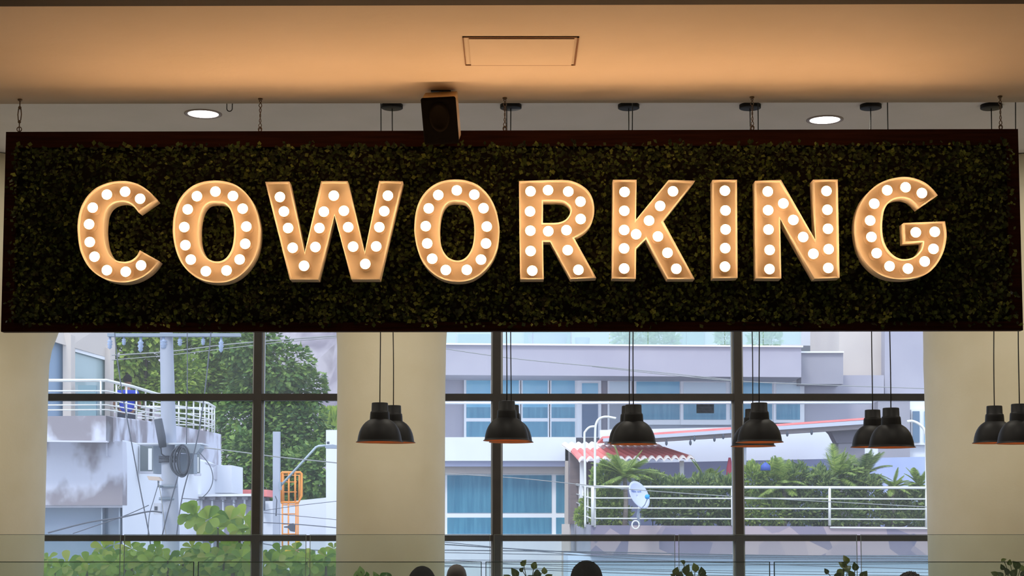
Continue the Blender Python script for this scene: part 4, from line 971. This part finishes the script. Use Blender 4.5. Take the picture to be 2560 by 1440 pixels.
# pergola
pg = thing('pergola_roof', (at(1900,1310,42.5).x, 42.5, at(1900,1316,42.5).z), 'slanting red-topped pergola roof with hanging bulbs over the terrace', 'pergola')
B().px([(1506,1091),(2180,1043),(2180,1048),(1506,1097)], 42.0, 2.5).build('red_sheet', M_red, pg)
B().px([(1508,1096),(2180,1049),(2180,1059),(1508,1104)], 41.9, .12).build('fascia_board', mat('pale_fascia', (196, 200, 214), .7), pg)
B().px([(1512,1103),(2180,1058),(2180,1071),(1512,1112)], 42.1, .3).build('beam', mat('mauve_beam', (170, 160, 164), .8), pg)
B().px([(2096,1082),(2162,1078),(2162,1316),(2096,1316)], 42.5, .6).build('pier', mat('pier_grey', (152, 148, 160), .9), pg)
B().px([(2068,1072),(2190,1064),(2162,1100),(2150,1106),(2092,1108),(2080,1084)], 42.45, .5).build('bracket', mat('bracket_grey', (122, 118, 130), .9), pg)
B().px([(1858,1100),(1866,1100),(1866,1316),(1858,1316)], 42.3, .1).build('post', M_pole, pg)
for x, y, h_ in ((1666, 1094, 18), (1726, 1092, 20), (1736, 1088, 12), (1786, 1086, 16), (1808, 1084, 10), (1968, 1076, 12), (2029, 1072, 12)):
    b = B(); b.tube([at(x,y,41.9), at(x,y+h_*.5,41.9)], .012, 6); b.ball(at(x,y+h_*.75,41.9), (.035, .035, .07), 10, 8); b.build('hanging_bulb', M_dark, pg)
# curved pipes
def pipe(pts, r, lab): tag(B().tube([at(x,y,YT+Yo) for x,y,Yo in catmull([(a,c_,0) for a,c_ in pts], False, 6)], r, 10).build('curved_pipe', M_rail), lab, 'pipe', 'white curved pipes')
pipe([(1463,1318),(1463,1200),(1461,1095),(1464,1078),(1474,1068),(1486,1066)], .028, 'lower white curved pipe left of the tiled roof')
pipe([(1487,1318),(1487,1200),(1488,1085),(1491,1058),(1500,1046),(1516,1042),(1540,1046)], .03, 'taller white curved pipe crossing the tiled roof')
pipe([(2316,1318),(2316,1120),(2313,1080),(2300,1062),(2282,1053),(2268,1054)], .035, 'white curved pipe beside the right column')
# satellite dish
dc = at(1593, 1240, 39.2); ds = thing('satellite_dish', at(1594,1314,39.2), 'pale satellite dish with a blue receiver on the terrace railing', 'satellite dish')
N_ = Vector((.62, -.70, .35)).normalized(); U_ = Vector((0, 0, 1)); U_ = (U_-N_*U_.dot(N_)).normalized(); S_ = N_.cross(U_)
U2 = (U_*math.cos(.35)+S_*math.sin(.35)); S2 = N_.cross(U2)
b = B(); vs = []; seg = 36
for q in range(7):
    f = q/6
    for i in range(seg):
        a = 2*math.pi*i/seg; vs.append(dc+(S2*math.cos(a)*.31+U2*math.sin(a)*.36)*f+N_*.09*f*f)
b.add(vs, [(q*seg+i, q*seg+(i+1) % seg, (q+1)*seg+(i+1) % seg, (q+1)*seg+i) for q in range(6) for i in range(seg)], 0, True)
o = b.build('reflector', mat('dish_grey', (196, 204, 226), .5), ds); md = o.modifiers.new('s', 'SOLIDIFY'); md.thickness = .02
b = B(); b.box((-.045, -.04, -.05), (.045, .05, .05)); b.v = [tuple(at(1619,1242,38.9)+Vector(p)) for p in b.v]; b.ball(at(1618,1242,38.85), .06, 14, 8); b.build('receiver', mat('receiver_blue', (40, 160, 226), .4), ds)
B().tube([at(1600,1275,39.1), at(1612,1262,39.0), at(1619,1246,38.9)], .012, 6).build('receiver_arm', M_box, ds)
B().tube([at(1598,1272,39.3), at(1594,1290,39.3), at(1600,1312,39.3)], .03, 8).build('mast', M_box, ds)
B().tube([at(1589+9*math.cos(t),1312+10*math.sin(t),39.1) for t in [i*math.pi/10 for i in range(21)]], .018, 6).build('cable_loop', M_rail, ds)
# faint lettering on the dish
b = B()
for u0, w, h_ in ((-.20, .035, .05), (-.155, .03, .045), (-.115, .03, .045), (-.075, .025, .04), (-.035, .02, .035), (.03, .025, .03), (.07, .025, .03), (.11, .03, .035)):
    P_ = [Vector((u0, .09)), Vector((u0+w, .09)), Vector((u0+w, .09+h_)), Vector((u0, .09+h_))]
    X_ = Vector((0, 0, 1)).cross(N_).normalized(); Z_ = N_.cross(X_)
    b.hull([dc+X_*p.x+Z_*p.y+N_*(.09*(p.length/.33)**2+.012) for p in P_], N_*-.003)
b.build('lettering', mat('lettering_blue', (112, 132, 184), .6), ds)
# terrace plants
M_p1 = leafmat('terrace_leaf_bright', [(104, 136, 62), (142, 168, 76), (180, 196, 100), (90, 120, 58), (160, 182, 84)], .6, .35)
M_p2 = leafmat('terrace_leaf_dark', [(64, 88, 56), (88, 114, 62), (124, 148, 76), (150, 168, 96), (72, 98, 58)], .6, .3)
zt2 = lambda x, Y=41: at(x, 1316, Y)
bush('bright small-leaved shrub at the left corner of the terrace railing', [(1452,1290,12,18),(1468,1260,12,20),(1460,1300,14,12)], 41.5, 1100, .10, M_p1, 31, zt2(1460, 41.5))
bush('green shrub behind the railing left of the satellite dish', [(1510,1200,28,40),(1520,1250,34,40),(1500,1290,24,26),(1545,1285,28,30)], 41, 4200, .12, M_p1, 32, zt2(1520))
bush('dense dark hedge right of the satellite dish', [(1630,1215,34,34),(1640,1260,40,40),(1690,1230,40,36),(1690,1285,40,32)], 41, 5200, .12, M_p2, 33, zt2(1660))
bush('dark hedge section next to the right mullion, left side', [(1750,1225,40,36),(1760,1280,44,36),(1815,1235,36,44),(1820,1290,34,26)], 41, 5200, .12, M_p2, 34, zt2(1790))
bush('green hedge section just right of the right mullion', [(1880,1200,34,40),(1880,1270,38,44),(1930,1200,34,44),(1935,1275,40,42)], 41, 5200, .12, M_p1, 35, zt2(1905))
bush('tall mixed hedge in the middle of the right pane', [(1990,1200,36,40),(2000,1270,44,46),(2050,1220,40,50),(2060,1290,36,30)], 41, 5200, .12, M_p2, 36, zt2(2025))
bush('broad bush under the pair of lamps by the right column', [(2120,1215,44,50),(2110,1285,44,36),(2170,1230,32,44),(2180,1290,30,30)], 41, 5200, .12, M_p2, 37, zt2(2140))
bush('low bush beside the right column', [(2240,1265,34,40),(2290,1255,34,36),(2290,1295,34,24),(2235,1300,26,18)], 41, 4200, .12, M_p2, 38, zt2(2265))
def palm(label, px, py, sz, Y, n, seed, fan=False, mt=None):
    n = int(n*2); sz *= 1.25; rr = random.Random(seed); base = at(px, 1316, Y); c = at(px, py, Y); r = thing('palm', base, label, 'palm', 'palms on the terrace')
    B().tube([base, base.lerp(c, .5)+Vector((.03, 0, 0)), c], [.07, .06, .05], 10).build('trunk', mat('palm_trunk', (150, 140, 130), .9, c2=(120, 110, 100), scale=6, stretch=(1, 1, 5)), r)
    R_ = sz*Y/F; b = B()
    for i in range(n):
        a = rr.uniform(0, 6.28); el = rr.uniform(.1, 1.35); l = R_*rr.uniform(.75, 1.1)
        h = Vector((math.cos(a), math.sin(a)*.7, 0)); pts = []
        for q in range(9):
            f = q/8; pts.append(c+h*l*math.cos(el)*f*(1+.15*f)+Vector((0, 0, l*(math.sin(el)*f-.55*f*f*math.cos(el)))))
        bl_ = B(); b.tube(pts, [.012*(1-.8*q/8)+.002 for q in range(9)], 4)
        for q in range(2, 34):
            f = q/34; j = f*8; k0 = min(7, int(j)); p = pts[k0].lerp(pts[k0+1], j-k0); t = (pts[k0+1]-pts[k0]).normalized(); s = t.cross(Vector((0, 0, 1))); s = s.normalized() if s.length > .01 else Vector((1, 0, 0))
            for sg in (-1, 1):
                d = (s*sg+t*.7+Vector((0, 0, -.25))).normalized(); ll = l*.30*(math.sin(math.pi*(.15+.8*f)))*rr.uniform(.8, 1.1); w = t*.016
                b.add([p-w, p+w, p+d*ll], [(0, 1, 2)])
    b.build('fronds', mt or M_p1, r); return r
palm('palm with upright fronds directly above the satellite dish', 1562, 1195, 82, 40.6, 16, 41)
palm('short palm sprouting at the blue wall left of the right mullion', 1770, 1215, 70, 41.5, 9, 42)
palm('yellowish palm just right of the right mullion', 1960, 1215, 70, 40.8, 12, 43)
palm('tall palm before the grey pergola pier', 2090, 1200, 84, 41, 14, 44)
palm('dark palm under the lamp pair near the right column', 2160, 1190, 74, 41.4, 12, 45, mt=M_p2)
palm('small palm at the foot of the grey stair wall', 2232, 1222, 50, 40.8, 9, 46)
palm('small palm touching the right column', 2298, 1215, 50, 40.8, 9, 47)
um = thing('closed_umbrella', at(1824,1316,42.5), 'red closed umbrella left of the right mullion', 'umbrella')
B().tube([at(1824,1316,42.5), at(1824,1150,42.5)], .02, 8).build('pole', M_pole, um)
B().lathe([(.10, -.62), (.09, -.3), (.03, 0)], at(1824,1144,42.5), 12).build('cloth', mat('umbrella_red', (170, 60, 84), .8), um)
rt2 = B().lathe([(.03, .0), (.13, .0), (.12, .12), (.03, .2)], at(1914,1176,40.4), 14); 
o = rt2.build('blue_bucket', mat('bucket_blue', (60, 86, 170), .5)); tag(o, 'small blue object among the leaves right of the right mullion', 'bucket')

# ============================================================ LIGHT
w = bpy.data.worlds.new('world'); sc.world = w; w.use_nodes = True
bg = w.node_tree.nodes['Background']; bg.inputs[0].default_value = (.80, .90, 1.10, 1); bg.inputs[1].default_value = 1.65
def lamp(kind, name, loc, e, c, rot=(0, 0, 0), **k):
    l = bpy.data.lights.new(name, kind); l.energy = e; l.color = c
    for a, v in k.items(): setattr(l, a, v)
    o = bpy.data.objects.new(name, l); COL.objects.link(o); o.location = loc; o.rotation_euler = rot; return o
lamp('SUN', 'sun', (0, 0, 30), 1.6, (1, .97, .92), (math.radians(42), 0, math.radians(-25)), angle=math.radians(12))
# lamps at the two ceiling lights in view, plus unseen ones added as fill
i = 0
for y in (10.2, 13.2):
    for x in (-5.5, -2.55, .1, 2.75, 5.6):
        lamp('AREA', 'recessed_and_fill_light', (x, y, ZCEIL-.03), 30, (1, .93, .80), (0, 0, 0), shape='DISK', size=.28)
sc.view_settings.view_transform = 'Standard'; sc.view_settings.look = 'None'; sc.view_settings.exposure = 0; sc.view_settings.gamma = 1
sc.cycles.use_denoising = True
sc.cycles.max_bounces = 8; sc.cycles.transparent_max_bounces = 16; sc.cycles.sample_clamp_indirect = 6
